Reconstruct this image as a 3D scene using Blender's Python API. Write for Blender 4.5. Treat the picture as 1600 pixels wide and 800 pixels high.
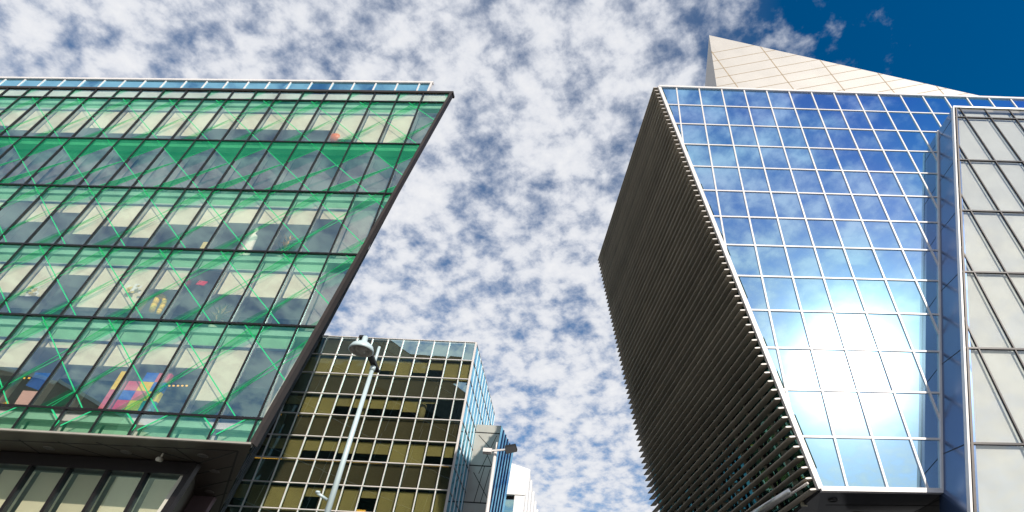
import bpy, bmesh, math, random
from mathutils import Vector as V3, Matrix
random.seed(7)
for o in list(bpy.data.objects): bpy.data.objects.remove(o)
SC = bpy.context.scene
COL = SC.collection
R = math.radians

# ------------------------------------------------------------------ camera
FPX, CX, CY = 900.0, 900.0, 400.0            # focal length and principal point, in photo pixels (1600 x 800)
_n = math.sqrt(62**2 + 1030**2 + FPX**2)
_rz, _fz = 62/_n, FPX/_n
_fy = math.sqrt(1-_fz*_fz)
FW = V3((0, _fy, _fz))
_ry = -_rz*_fz/_fy
RT = V3((math.sqrt(1-_rz*_rz-_ry*_ry), _ry, _rz))
UP = RT.cross(FW)
EYE = V3((0, 0, 1.6))
cam = bpy.data.objects.new('camera', bpy.data.cameras.new('camera'))
COL.objects.link(cam)
m = Matrix((RT, UP, -FW)).transposed().to_4x4(); m.translation = EYE
cam.matrix_world = m
cam.data.sensor_width = 36.0
cam.data.lens = 36.0*FPX/1600
cam.data.shift_x = -(CX-800)/1600
cam.data.clip_start = 0.1
cam.data.clip_end = 3000
SC.camera = cam

# ------------------------------------------------------------------ sky, sun, exposure
SUN = V3((0.426, -0.768, 0.479)).normalized()
sun_el = math.asin(SUN.z)
world = bpy.data.worlds.new("World"); SC.world = world; world.use_nodes = True
def build_world():
    nt = world.node_tree; N = nt.nodes; L = nt.links; N.clear()
    def node(t, **k):
        n = N.new(t)
        for a, b in k.items(): setattr(n, a, b)
        return n
    def mth(op, a, b=None, c=None, clamp=False):
        n = node('ShaderNodeMath', operation=op, use_clamp=clamp)
        for i, v in enumerate((a, b, c)):
            if v is None: continue
            if isinstance(v, (int, float)): n.inputs[i].default_value = v
            else: L.new(v, n.inputs[i])
        return n.outputs[0]
    out = node('ShaderNodeOutputWorld'); bg = node('ShaderNodeBackground')
    sky = node('ShaderNodeTexSky', sky_type='NISHITA', sun_disc=False)
    sky.sun_elevation = sun_el
    sky.sun_rotation = math.atan2(SUN.x, SUN.y)
    sky.air_density = 1.0; sky.dust_density = 0.3; sky.ozone_density = 2.5
    tc = node('ShaderNodeTexCoord'); sep = node('ShaderNodeSeparateXYZ')
    L.new(tc.outputs['Generated'], sep.inputs[0])
    z = mth('MAXIMUM', sep.outputs['Z'], 0.06)
    u = mth('DIVIDE', sep.outputs['X'], z); v = mth('DIVIDE', sep.outputs['Y'], z)
    zc = mth('ADD', z, 0.3); uv = node('ShaderNodeCombineXYZ'); L.new(mth('DIVIDE', sep.outputs['X'], zc), uv.inputs[0]); L.new(mth('DIVIDE', sep.outputs['Y'], zc), uv.inputs[1])
    def noise(scale, detail, rough, dist, off=0.0, sx=1.0, rot=0.0):
        mp = node('ShaderNodeMapping'); mp.inputs['Location'].default_value = (off, off*.7, off*.3)
        mp.inputs['Scale'].default_value = (sx, 1, 1); mp.inputs['Rotation'].default_value = (0, 0, rot)
        L.new(uv.outputs[0], mp.inputs[0])
        n = node('ShaderNodeTexNoise'); n.inputs['Scale'].default_value = scale
        n.inputs['Detail'].default_value = detail; n.inputs['Roughness'].default_value = rough
        n.inputs['Distortion'].default_value = dist
        L.new(mp.outputs[0], n.inputs['Vector']); return n.outputs[0]
    puff = noise(23.0, 7, 0.58, 0.1, 3.1, 1.0, 0.5)
    mid = noise(6.0, 3, 0.5, 0.2, 7.7)
    big = noise(1.9, 2, 0.5, 0.0, 1.9)
    # a clear patch of sky overhead to the right
    du = mth('SUBTRACT', u, 1.05); dv = mth('MULTIPLY', mth('SUBTRACT', v, 0.15), 0.8)
    dist = mth('SQRT', mth('ADD', mth('MULTIPLY', du, du), mth('MULTIPLY', dv, dv)))
    hole = mth('MULTIPLY', mth('SUBTRACT', 0.95, dist), 1.05)
    hole = mth('MAXIMUM', hole, 0.0)
    far = mth('MULTIPLY', mth('SUBTRACT', v, 0.7, clamp=True), 0.06)
    s = mth('ADD', mth('MULTIPLY', puff, 1.0), mth('MULTIPLY', mid, 0.32))
    s = mth('ADD', s, mth('MULTIPLY', big, 0.28))
    s = mth('SUBTRACT', mth('ADD', s, far), hole)
    mr = node('ShaderNodeMapRange', interpolation_type='SMOOTHSTEP')
    mr.inputs['From Min'].default_value = 0.56; mr.inputs['From Max'].default_value = 0.93
    L.new(s, mr.inputs['Value'])
    veil = mth('MULTIPLY', mth('SUBTRACT', 1.0, mth('MULTIPLY', hole, 5.0), clamp=True), 0.14)
    mask = mth('ADD', veil, mth('MULTIPLY', mr.outputs[0], 0.83))
    # cloud tone: thicker puffs are whiter, thin ones greyer
    tone = node('ShaderNodeMapRange'); tone.inputs['From Min'].default_value = 0.74; tone.inputs['From Max'].default_value = 1.05
    tone.inputs['To Min'].default_value = 0.0; tone.inputs['To Max'].default_value = 1.0
    L.new(s, tone.inputs['Value'])
    cc = node('ShaderNodeMix', data_type='RGBA'); cc.inputs['A'].default_value = (5.9, 6.2, 6.9, 1); cc.inputs['B'].default_value = (7.7, 7.75, 7.95, 1)
    L.new(tone.outputs[0], cc.inputs['Factor'])
    mix = node('ShaderNodeMix', data_type='RGBA')
    hs = node('ShaderNodeHueSaturation'); hs.inputs['Saturation'].default_value = 1.5; hs.inputs['Value'].default_value = 1.0
    L.new(sky.outputs[0], hs.inputs['Color'])
    L.new(mask, mix.inputs['Factor']); L.new(hs.outputs[0], mix.inputs['A']); L.new(cc.outputs['Result'], mix.inputs['B'])
    # bright aureole of cloud around the sun
    dp = node('ShaderNodeVectorMath', operation='DOT_PRODUCT'); dp.inputs[1].default_value = SUN
    L.new(tc.outputs['Generated'], dp.inputs[0])
    d = mth('MAXIMUM', dp.outputs['Value'], 0.0)
    au = mth('ADD', mth('MULTIPLY', mth('POWER', d, 60.0), 0.15), mth('MULTIPLY', mth('POWER', d, 600.0), 5.0))
    au = mth('ADD', au, 1.0)
    sc = node('ShaderNodeVectorMath', operation='SCALE'); L.new(mix.outputs['Result'], sc.inputs[0]); L.new(au, sc.inputs['Scale'])
    L.new(sc.outputs[0], bg.inputs['Color']); bg.inputs['Strength'].default_value = 0.1
    L.new(bg.outputs[0], out.inputs[0])
build_world()
sl = bpy.data.lights.new('sun', 'SUN'); sl.energy = 4.2; sl.angle = R(0.5); sl.color = (1.0, 0.94, 0.84)
so = bpy.data.objects.new('sun', sl); COL.objects.link(so)
so.rotation_euler = SUN.to_track_quat('Z', 'Y').to_euler(); so.location = (20, -40, 60)
SC.view_settings.view_transform = 'Standard'; SC.view_settings.look = 'None'
SC.view_settings.exposure = 0.22; SC.view_settings.gamma = 1.0
SC.cycles.max_bounces = 10; SC.cycles.transparent_max_bounces = 16

# ------------------------------------------------------------------ helpers
def ray(px, py): return (RT*(px-CX) - UP*(py-CY) + FW*FPX)
def at_y(px, py, y): d = ray(px, py); return EYE + d*((y-EYE.y)/d.y)
def at_z(px, py, z): d = ray(px, py); return EYE + d*((z-EYE.z)/d.z)
def hit(px, py, p, n):
    d = ray(px, py); return EYE + d*((p-EYE).dot(n)/d.dot(n))
def project(p):
    q = p-EYE; f = q.dot(FW)
    if f <= 0.01: return None
    return (CX + q.dot(RT)/f*FPX, CY - q.dot(UP)/f*FPX)
def vp(hx, hy, hw):                          # homogeneous vanishing point -> direction
    return (RT*(hx-CX*hw) - UP*(hy-CY*hw) + FW*(FPX*hw))
def vpx(x, y): return ray(x, y).normalized()

class MB:
    def __init__(s): s.v = []; s.f = []; s.m = []
    def poly(s, pts, m=0):
        b = len(s.v); s.v += [tuple(p) for p in pts]; s.f.append(tuple(range(b, b+len(pts)))); s.m.append(m)
    def prism(s, pts, ext, m=0, mback=None, mside=None):
        k = len(pts); b = len(s.v)
        s.v += [tuple(p) for p in pts] + [tuple(V3(p)+ext) for p in pts]
        s.f.append(tuple(range(b, b+k))); s.m.append(m)
        s.f.append(tuple(range(b+2*k-1, b+k-1, -1))); s.m.append(m if mback is None else mback)
        for i in range(k):
            j = (i+1) % k
            s.f.append((b+i, b+k+i, b+k+j, b+j)); s.m.append(m if mside is None else mside)
    def bar(s, a, b, wd, w, dd, d0, d1, m=0):  # box round the line a-b: width w along wd, from d0 to d1 along dd
        a, b = V3(a), V3(b)
        s.prism([a-wd*w/2+dd*d0, b-wd*w/2+dd*d0, b+wd*w/2+dd*d0, a+wd*w/2+dd*d0], dd*(d1-d0), m)
    def box(s, c, sx, sy, sz, m=0):
        c = V3(c)
        s.prism([c+V3((x*sx/2, y*sy/2, -sz/2)) for x, y in ((-1, -1), (1, -1), (1, 1), (-1, 1))], V3((0, 0, sz)), m)
    def tube(s, a, b, r0, r1=None, n=14, m=0, cap=True):
        a, b = V3(a), V3(b); r1 = r0 if r1 is None else r1
        t = (b-a).normalized(); x = t.orthogonal().normalized(); y = t.cross(x); k = len(s.v)
        for p, r in ((a, r0), (b, r1)):
            for i in range(n):
                an = 2*math.pi*i/n; s.v.append(tuple(p + x*r*math.cos(an) + y*r*math.sin(an)))
        for i in range(n):
            j = (i+1) % n; s.f.append((k+i, k+j, k+n+j, k+n+i)); s.m.append(m)
        if cap:
            s.f.append(tuple(k+i for i in reversed(range(n)))); s.m.append(m)
            s.f.append(tuple(k+n+i for i in range(n))); s.m.append(m)
    def lathe(s, c, prof, n=28, m=0, ax=None):
        c = V3(c); z = (ax or V3((0, 0, 1))).normalized(); x = z.orthogonal().normalized(); y = z.cross(x); k = len(s.v)
        for r, h in prof:
            for i in range(n):
                an = 2*math.pi*i/n; s.v.append(tuple(c + x*r*math.cos(an) + y*r*math.sin(an) + z*h))
        for q in range(len(prof)-1):
            for i in range(n):
                j = (i+1) % n; s.f.append((k+q*n+i, k+q*n+j, k+(q+1)*n+j, k+(q+1)*n+i)); s.m.append(m)
    def ico(s, c, r, sub=2, m=0, sc=(1, 1, 1)):
        bm = bmesh.new(); bmesh.ops.create_icosphere(bm, subdivisions=sub, radius=r); k = len(s.v)
        for v in bm.verts: s.v.append((c[0]+v.co.x*sc[0], c[1]+v.co.y*sc[1], c[2]+v.co.z*sc[2]))
        for f in bm.faces: s.f.append(tuple(k+v.index for v in f.verts)); s.m.append(m)
        bm.free()
    def build(s, name, mats, parent=None, smooth=False):
        if not isinstance(mats, (list, tuple)): mats = [mats]
        me = bpy.data.meshes.new(name); me.from_pydata(s.v, [], s.f)
        for q in mats: me.materials.append(q)
        me.polygons.foreach_set('material_index', s.m)
        bm = bmesh.new(); bm.from_mesh(me); bmesh.ops.recalc_face_normals(bm, faces=bm.faces); bm.to_mesh(me); bm.free()
        if smooth: me.polygons.foreach_set('use_smooth', [True]*len(me.polygons))
        me.update()
        o = bpy.data.objects.new(name, me); COL.objects.link(o)
        if parent:
            o.parent = parent
            if parent.type == 'EMPTY': o.matrix_parent_inverse = Matrix.Translation(-V3(parent.location))
        return o
def thing(name, label, cat, loc=(0, 0, 0), group=None):
    o = bpy.data.objects.new(name, None); COL.objects.link(o); o.location = loc; o.empty_display_size = 0.5
    o['label'] = label; o['category'] = cat
    if group: o['group'] = group
    return o
def tag(o, label, cat, group=None):
    o['label'] = label; o['category'] = cat
    if group: o['group'] = group
    return o
def struct(o): o['kind'] = 'structure'; return o
def stuff(o): o['kind'] = 'stuff'; return o

def clip(poly, a, b, c):                     # keep a*u + b*v <= c
    out = []
    for i, p in enumerate(poly):
        q = poly[(i+1) % len(poly)]; dp = a*p[0]+b*p[1]-c; dq = a*q[0]+b*q[1]-c
        if dp <= 0: out.append(p)
        if (dp < 0 < dq) or (dq < 0 < dp):
            t = dp/(dp-dq); out.append((p[0]+(q[0]-p[0])*t, p[1]+(q[1]-p[1])*t))
    return out
def clip_convex(poly, region):               # region counter-clockwise in (u, v)
    for i, p in enumerate(region):
        q = region[(i+1) % len(region)]; a = q[1]-p[1]; b = -(q[0]-p[0])
        poly = clip(poly, a, b, a*p[0]+b*p[1])
        if not poly: return []
    return poly
def area(poly): return 0.5*abs(sum(p[0]*q[1]-q[0]*p[1] for p, q in zip(poly, poly[1:]+poly[:1]))) if len(poly) > 2 else 0
def shown(pts):                              # area of a polygon inside the photo frame
    pp = [project(p) for p in pts]
    if any(q is None for q in pp): return 0
    for a, b, c in ((-1, 0, 0), (1, 0, 1600), (0, -1, 0), (0, 1, 800)): 
        pp = clip(pp, a, b, c)
        if not pp: return 0
    return area(pp)

class Facade:
    """plane of plumb mullions (direction Z) and rows (direction H)"""
    def __init__(s, H, p):
        s.H = H.normalized(); s.V = V3((0, 0, 1)); s.N = s.V.cross(s.H).normalized()
        if s.N.dot(EYE-p) < 0: s.N = -s.N
        s.O = p; s.hh = V3((s.H.x, s.H.y, 0))
    def uv(s, px, py):
        return s.uvp(hit(px, py, s.O, s.N))
    def uvp(s, x):
        d = x-s.O; u = d.dot(s.hh)/s.hh.length_squared; return (u, d.z-u*s.H.z)
    def p(s, u, v, w=0.0): return s.O + s.H*u + s.V*v + s.N*w
    def vline(s, region, u):
        vs = []
        for i, a in enumerate(region):
            b = region[(i+1) % len(region)]
            if (a[0]-u)*(b[0]-u) < 0: vs.append(a[1]+(b[1]-a[1])*(u-a[0])/(b[0]-a[0]))
        return (min(vs), max(vs)) if len(vs) >= 2 else None
    def hline(s, region, v):
        us = []
        for i, a in enumerate(region):
            b = region[(i+1) % len(region)]
            if (a[1]-v)*(b[1]-v) < 0: us.append(a[0]+(b[0]-a[0])*(v-a[1])/(b[1]-a[1]))
        return (min(us), max(us)) if len(us) >= 2 else None

# ------------------------------------------------------------------ materials
def mat(name, col=(0.5, 0.5, 0.5), rough=0.5, metal=0.0, var=0.0, scale=3.0, bump=0.0, spec=0.5):
    m = bpy.data.materials.new(name); m.use_nodes = True; nt = m.node_tree; b = nt.nodes['Principled BSDF']
    b.inputs['Base Color'].default_value = (*col, 1); b.inputs['Roughness'].default_value = rough; b.inputs['Metallic'].default_value = metal
    b.inputs['Specular IOR Level'].default_value = spec
    if var or bump:
        tc = nt.nodes.new('ShaderNodeTexCoord'); n = nt.nodes.new('ShaderNodeTexNoise'); n.inputs['Scale'].default_value = scale; n.inputs['Detail'].default_value = 6
        nt.links.new(tc.outputs['Object'], n.inputs['Vector'])
        if var:
            cr = nt.nodes.new('ShaderNodeValToRGB'); cr.color_ramp.elements[0].position = 0.3; cr.color_ramp.elements[1].position = 0.7
            cr.color_ramp.elements[0].color = tuple(max(0, c*(1-var)) for c in col)+(1,); cr.color_ramp.elements[1].color = tuple(min(1, c*(1+var)) for c in col)+(1,)
            nt.links.new(n.outputs[0], cr.inputs[0]); nt.links.new(cr.outputs[0], b.inputs['Base Color'])
        if bump:
            bp = nt.nodes.new('ShaderNodeBump'); bp.inputs['Strength'].default_value = bump; bp.inputs['Distance'].default_value = 0.02
            nt.links.new(n.outputs[0], bp.inputs['Height']); nt.links.new(bp.outputs[0], b.inputs['Normal'])
    return m
def glass(name, tint, refl, base=0.06, gain=1.0, rough=0.0, wav=0.0):
    """thin clear or coated pane: tinted transparency with a mirror layer that grows towards grazing"""
    m = bpy.data.materials.new(name); m.use_nodes = True; nt = m.node_tree; N = nt.nodes; L = nt.links; N.clear()
    out = N.new('ShaderNodeOutputMaterial'); mx = N.new('ShaderNodeMixShader'); tr = N.new('ShaderNodeBsdfTransparent'); gl = N.new('ShaderNodeBsdfGlossy')
    tr.inputs['Color'].default_value = (*tint, 1); gl.inputs['Color'].default_value = (*refl, 1); gl.inputs['Roughness'].default_value = rough
    lw = N.new('ShaderNodeLayerWeight'); lw.inputs['Blend'].default_value = 0.5      # Schlick, same from both sides
    pw = N.new('ShaderNodeMath'); pw.operation = 'POWER'; pw.inputs[1].default_value = 5.0; L.new(lw.outputs['Facing'], pw.inputs[0])
    fr = N.new('ShaderNodeMath'); fr.operation = 'MULTIPLY_ADD'; fr.inputs[1].default_value = 0.96; fr.inputs[2].default_value = 0.04; L.new(pw.outputs[0], fr.inputs[0])
    ma = N.new('ShaderNodeMath'); ma.operation = 'MULTIPLY_ADD'; ma.use_clamp = True; ma.inputs[1].default_value = gain; ma.inputs[2].default_value = base
    L.new(fr.outputs[0], ma.inputs[0]); L.new(ma.outputs[0], mx.inputs[0]); L.new(tr.outputs[0], mx.inputs[1]); L.new(gl.outputs[0], mx.inputs[2]); L.new(mx.outputs[0], out.inputs[0])
    if wav:
        tc = N.new('ShaderNodeTexCoord'); n = N.new('ShaderNodeTexNoise'); n.inputs['Scale'].default_value = 0.7; n.inputs['Detail'].default_value = 1
        bp = N.new('ShaderNodeBump'); bp.inputs['Strength'].default_value = wav; bp.inputs['Distance'].default_value = 0.02
        L.new(tc.outputs['Object'], n.inputs['Vector']); L.new(n.outputs[0], bp.inputs['Height']); L.new(bp.outputs[0], gl.inputs['Normal'])
    return m
def mirror_glass(name, c_face, c_graze, base_col, glare=0.1, wav=0.15, amt=0.85, graze2=None):
    """opaque coated facade glass: sharp tinted reflection, a little broad haze, dark behind"""
    m = bpy.data.materials.new(name); m.use_nodes = True; nt = m.node_tree; N = nt.nodes; L = nt.links; N.clear()
    out = N.new('ShaderNodeOutputMaterial')
    g1 = N.new('ShaderNodeBsdfGlossy'); g1.inputs['Roughness'].default_value = 0.0
    g2 = N.new('ShaderNodeBsdfGlossy'); g2.inputs['Roughness'].default_value = 0.19
    df = N.new('ShaderNodeBsdfDiffuse'); df.inputs['Color'].default_value = (*base_col, 1)
    lw = N.new('ShaderNodeLayerWeight'); lw.inputs['Blend'].default_value = 0.5
    mr = N.new('ShaderNodeMapRange'); mr.inputs['From Min'].default_value = 0.12; mr.inputs['From Max'].default_value = 0.62
    L.new(lw.outputs['Facing'], mr.inputs['Value'])
    cm = N.new('ShaderNodeMix'); cm.data_type = 'RGBA'; cm.inputs['A'].default_value = (*c_face, 1); cm.inputs['B'].default_value = (*c_graze, 1)
    if graze2:                                # interference colours of the coating drift over the facade
        t2 = N.new('ShaderNodeTexCoord'); n2 = N.new('ShaderNodeTexNoise'); n2.inputs['Scale'].default_value = 0.16; n2.inputs['Detail'].default_value = 2
        c2 = N.new('ShaderNodeMix'); c2.data_type = 'RGBA'; c2.inputs['A'].default_value = (*c_graze, 1); c2.inputs['B'].default_value = (*graze2, 1)
        r2 = N.new('ShaderNodeMapRange'); r2.inputs['From Min'].default_value = 0.4; r2.inputs['From Max'].default_value = 0.62
        L.new(t2.outputs['Object'], n2.inputs['Vector']); L.new(n2.outputs[0], r2.inputs['Value']); L.new(r2.outputs[0], c2.inputs['Factor']); L.new(c2.outputs['Result'], cm.inputs['B'])
    L.new(mr.outputs[0], cm.inputs['Factor'])
    for g in (g1, g2): L.new(cm.outputs['Result'], g.inputs['Color'])
    tc = N.new('ShaderNodeTexCoord'); n = N.new('ShaderNodeTexNoise'); n.inputs['Scale'].default_value = 0.6; n.inputs['Detail'].default_value = 1
    bp = N.new('ShaderNodeBump'); bp.inputs['Strength'].default_value = wav; bp.inputs['Distance'].default_value = 0.02
    L.new(tc.outputs['Object'], n.inputs['Vector']); L.new(n.outputs[0], bp.inputs['Height']); L.new(bp.outputs[0], g1.inputs['Normal'])
    a = N.new('ShaderNodeMixShader'); a.inputs[0].default_value = glare; L.new(g1.outputs[0], a.inputs[1]); L.new(g2.outputs[0], a.inputs[2])
    b = N.new('ShaderNodeMixShader'); b.inputs[0].default_value = amt; L.new(df.outputs[0], b.inputs[1]); L.new(a.outputs[0], b.inputs[2])
    L.new(b.outputs[0], out.inputs[0])
    return m
def translucent(name, col, amount, tint):
    m = bpy.data.materials.new(name); m.use_nodes = True; nt = m.node_tree; N = nt.nodes; L = nt.links; N.clear()
    out = N.new('ShaderNodeOutputMaterial'); mx = N.new('ShaderNodeMixShader'); tr = N.new('ShaderNodeBsdfTransparent'); df = N.new('ShaderNodeBsdfDiffuse')
    tr.inputs['Color'].default_value = (*tint, 1); df.inputs['Color'].default_value = (*col, 1); mx.inputs[0].default_value = amount
    L.new(tr.outputs[0], mx.inputs[1]); L.new(df.outputs[0], mx.inputs[2]); L.new(mx.outputs[0], out.inputs[0]); return m
def emit(name, col, s):
    m = bpy.data.materials.new(name); m.use_nodes = True; b = m.node_tree.nodes['Principled BSDF']
    b.inputs['Base Color'].default_value = (*col, 1); b.inputs['Emission Color'].default_value = (*col, 1); b.inputs['Emission Strength'].default_value = s; return m

M = dict(
    clear=glass('clear back of pane', (1, 1, 1), (0, 0, 0), 0.0, 0.0),
    glass_left=glass('green tinted facade glass', (0.94, 0.92, 0.86), (0.62, 0.98, 1.0), 0.23, 1.2, wav=0.1),
    glass_mid=glass('coated olive glass', (0.80, 0.80, 0.65), (0.70, 1.0, 1.0), 0.46, 1.0, wav=0.03),
    glass_mid_side=mirror_glass('blue reflective side glass', (0.35, 0.75, 0.98), (0.35, 0.75, 0.98), (0.02, 0.05, 0.07)),
    glass_right=mirror_glass('blue coated mirror glass', (0.52, 0.76, 0.83), (0.28, 0.66, 1.0), (0.01, 0.02, 0.05), 0.025, 0.04, 0.96, (0.40, 0.57, 1.0)),
    glass_block=glass('clear glass with white blind', (0.92, 0.92, 0.90), (0.9, 0.97, 1.0), 0.14, 1.0, wav=0.1),
    glass_dark=mirror_glass('dark side glass', (0.5, 0.6, 0.62), (0.85, 0.92, 1.0), (0.012, 0.022, 0.02), 0.02, 0.05, 0.15),
    glass_attic=mirror_glass('teal attic glass', (0.3, 0.68, 0.85), (0.35, 0.72, 0.92), (0.01, 0.05, 0.06)),
    glass_louvre=mirror_glass('green glass behind louvres', (0.05, 0.11, 0.08), (0.15, 0.35, 0.34), (0.006, 0.015, 0.01), 0.02, 0.3, 0.6),
    frame_dark=mat('bronze black frame', (0.018, 0.015, 0.016), 0.35, 0.4),
    edge_brown=mat('brown edge trim', (0.045, 0.035, 0.03), 0.45, 0.3, 0.15),
    frame_white=mat('white painted aluminium', (0.68, 0.64, 0.62), 0.38, 0.0, 0.05, 2.0),
    frame_cream=mat('cream reveal', (0.55, 0.53, 0.45), 0.5),
    sill=mat('grey beige trim', (0.34, 0.31, 0.27), 0.5, 0, 0.1, 2),
    downlight=mat('dull downlight ring', (0.16, 0.15, 0.14), 0.35, 0.6),
    blind=mat('cream roller blind', (0.76, 0.73, 0.56), 0.85, 0, 0.05, 1.2),
    blind_white=mat('white roller blind', (0.61, 0.61, 0.575), 0.85, 0, 0.07, 1.2),
    blind_olive=mat('olive roller blind', (0.62, 0.54, 0.29), 0.85, 0, 0.08, 0.8),
    spandrel=mat('dark spandrel backing', (0.19, 0.165, 0.12), 0.6, 0, 0.12, 0.7),
    bulkhead=mat('pale bulkhead', (0.62, 0.64, 0.58), 0.8, 0, 0.05, 1.0),
    headbar=mat('grey blind head', (0.09, 0.10, 0.12), 0.5),
    slab=mat('white slab edge', (0.72, 0.72, 0.72), 0.7),
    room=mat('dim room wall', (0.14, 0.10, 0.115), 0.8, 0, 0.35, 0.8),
    ceiling=mat('room ceiling', (0.35, 0.35, 0.34), 0.9),
    film=translucent('translucent green film', (0.03, 0.42, 0.22), 0.055, (0.68, 0.94, 0.82)),
    film_dense=translucent('dense green film', (0.02, 0.36, 0.18), 0.26, (0.42, 0.86, 0.62)),
    film_line=mat('green film line', (0.02, 0.50, 0.20), 0.5),
    louvre=mat('bronze louvre', (0.44, 0.385, 0.31), 0.5, 0.1, 0.10, 1.0),
    louvre_cap=mat('pale louvre end', (0.55, 0.50, 0.46), 0.4),
    metal=mat('brushed aluminium', (0.62, 0.61, 0.58), 0.32, 0.85, 0.05, 4),
    soffit=mat('dark soffit panel', (0.055, 0.043, 0.033), 0.45, 0.2, 0.15, 0.6),
    soffit_blue=mat('charcoal soffit panel', (0.035, 0.036, 0.045), 0.4, 0.2, 0.15, 0.6),
    joint=mat('panel joint', (0.012, 0.011, 0.010), 0.8),
    joint_tan=mat('tan panel joint', (0.36, 0.27, 0.17), 0.8),
    side_metal=mat('blue grey metal cladding', (0.10, 0.16, 0.30), 0.22, 0.75, 0.1, 0.5),
    wedge=mat('white metal cladding', (0.47, 0.44, 0.405), 0.45, 0.15, 0.07, 0.5),
    concrete=mat('pale concrete panel', (0.40, 0.38, 0.34), 0.8, 0, 0.12, 0.8),
    white=mat('white render', (0.82, 0.80, 0.78), 0.7, 0, 0.03, 0.5),
    pole=mat('pale blue grey paint', (0.50, 0.60, 0.61), 0.4, 0.1, 0.05, 5),
    lampglass=mat('lamp lens', (0.42, 0.40, 0.35), 0.25, 0.2, 0.25, 9),
    black=mat('black metal', (0.02, 0.019, 0.018), 0.4, 0.3),
    column=mat('pale column', (0.55, 0.50, 0.32), 0.7),
    strip=emit('yellow lamp strip', (1.0, 0.55, 0.08), 1.2),
    asphalt=mat('asphalt', (0.05, 0.05, 0.052), 0.9, 0, 0.25, 6, 0.3),
    paving=mat('granite paving', (0.24, 0.23, 0.21), 0.8, 0, 0.2, 3, 0.2),
    kerb=mat('granite kerb', (0.35, 0.34, 0.32), 0.8, 0, 0.15, 5),
    paint=mat('white road paint', (0.75, 0.75, 0.72), 0.7, 0, 0.1, 8),
    roofing=mat('grey roof membrane', (0.25, 0.25, 0.25), 0.9, 0, 0.1, 1),
    brick=mat('beige cladding', (0.34, 0.29, 0.22), 0.8, 0, 0.15, 2),
    tower=mat('dark green grey cladding', (0.035, 0.045, 0.04), 0.7, 0, 0.2, 0.5),
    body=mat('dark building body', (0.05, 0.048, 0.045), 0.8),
)
def plain(name, col, rough=0.6): return mat(name, col, rough, 0, 0.06, 6)
def ribbed(name, col, scale=9.0, dark=0.6):
    m = mat(name, col, 0.6); nt = m.node_tree; b = nt.nodes['Principled BSDF']
    tc = nt.nodes.new('ShaderNodeTexCoord'); mp = nt.nodes.new('ShaderNodeMapping'); w = nt.nodes.new('ShaderNodeTexWave'); w.wave_type = 'BANDS'; w.bands_direction = 'X'
    w.inputs['Scale'].default_value = scale; w.inputs['Distortion'].default_value = 0.3; w.inputs['Detail'].default_value = 2
    n = nt.nodes.new('ShaderNodeTexNoise'); n.inputs['Scale'].default_value = 0.5; n.inputs['Detail'].default_value = 4
    mx = nt.nodes.new('ShaderNodeMix'); mx.data_type = 'RGBA'; mx.inputs['A'].default_value = (*[c*dark for c in col], 1); mx.inputs['B'].default_value = (*[min(1, c*1.25) for c in col], 1)
    ad = nt.nodes.new('ShaderNodeMath'); ad.operation = 'MULTIPLY_ADD'; ad.inputs[1].default_value = 0.35
    nt.links.new(tc.outputs['Object'], mp.inputs[0]); nt.links.new(mp.outputs[0], w.inputs['Vector']); nt.links.new(tc.outputs['Object'], n.inputs['Vector'])
    nt.links.new(w.outputs['Fac'], ad.inputs[0]); nt.links.new(n.outputs[0], ad.inputs[2]); nt.links.new(ad.outputs[0], mx.inputs['Factor'])
    nt.links.new(mx.outputs['Result'], b.inputs['Base Color']); return m
M['plant_panel'] = ribbed('grey ribbed plant screen', (0.15, 0.15, 0.155), 5, 0.75)
M['edge_panel'] = ribbed('pale ribbed edge screen', (0.30, 0.29, 0.28), 5, 0.7)

# ------------------------------------------------------------------ ground
g = MB(); g.poly([(-600, -600, 0), (600, -600, 0), (600, 600, 0), (-600, 600, 0)]); struct(g.build('ground', M['paving']))
g = MB(); g.poly([(-14, -200, 0.004), (7, -200, 0.004), (7, 200, 0.004), (-14, 200, 0.004)]); struct(g.build('road', M['asphalt']))
for x in (-14.15, 7.15):
    g = MB(); g.box((x, 0, 0.06), 0.3, 400, 0.12); struct(g.build('kerb', M['kerb']))
g = MB()
for k in range(-18, 19): g.poly([(-3.6, k*6, 0.008), (-3.45, k*6, 0.008), (-3.45, k*6+3, 0.008), (-3.6, k*6+3, 0.008)])
struct(g.build('road_marking', M['paint']))

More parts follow.
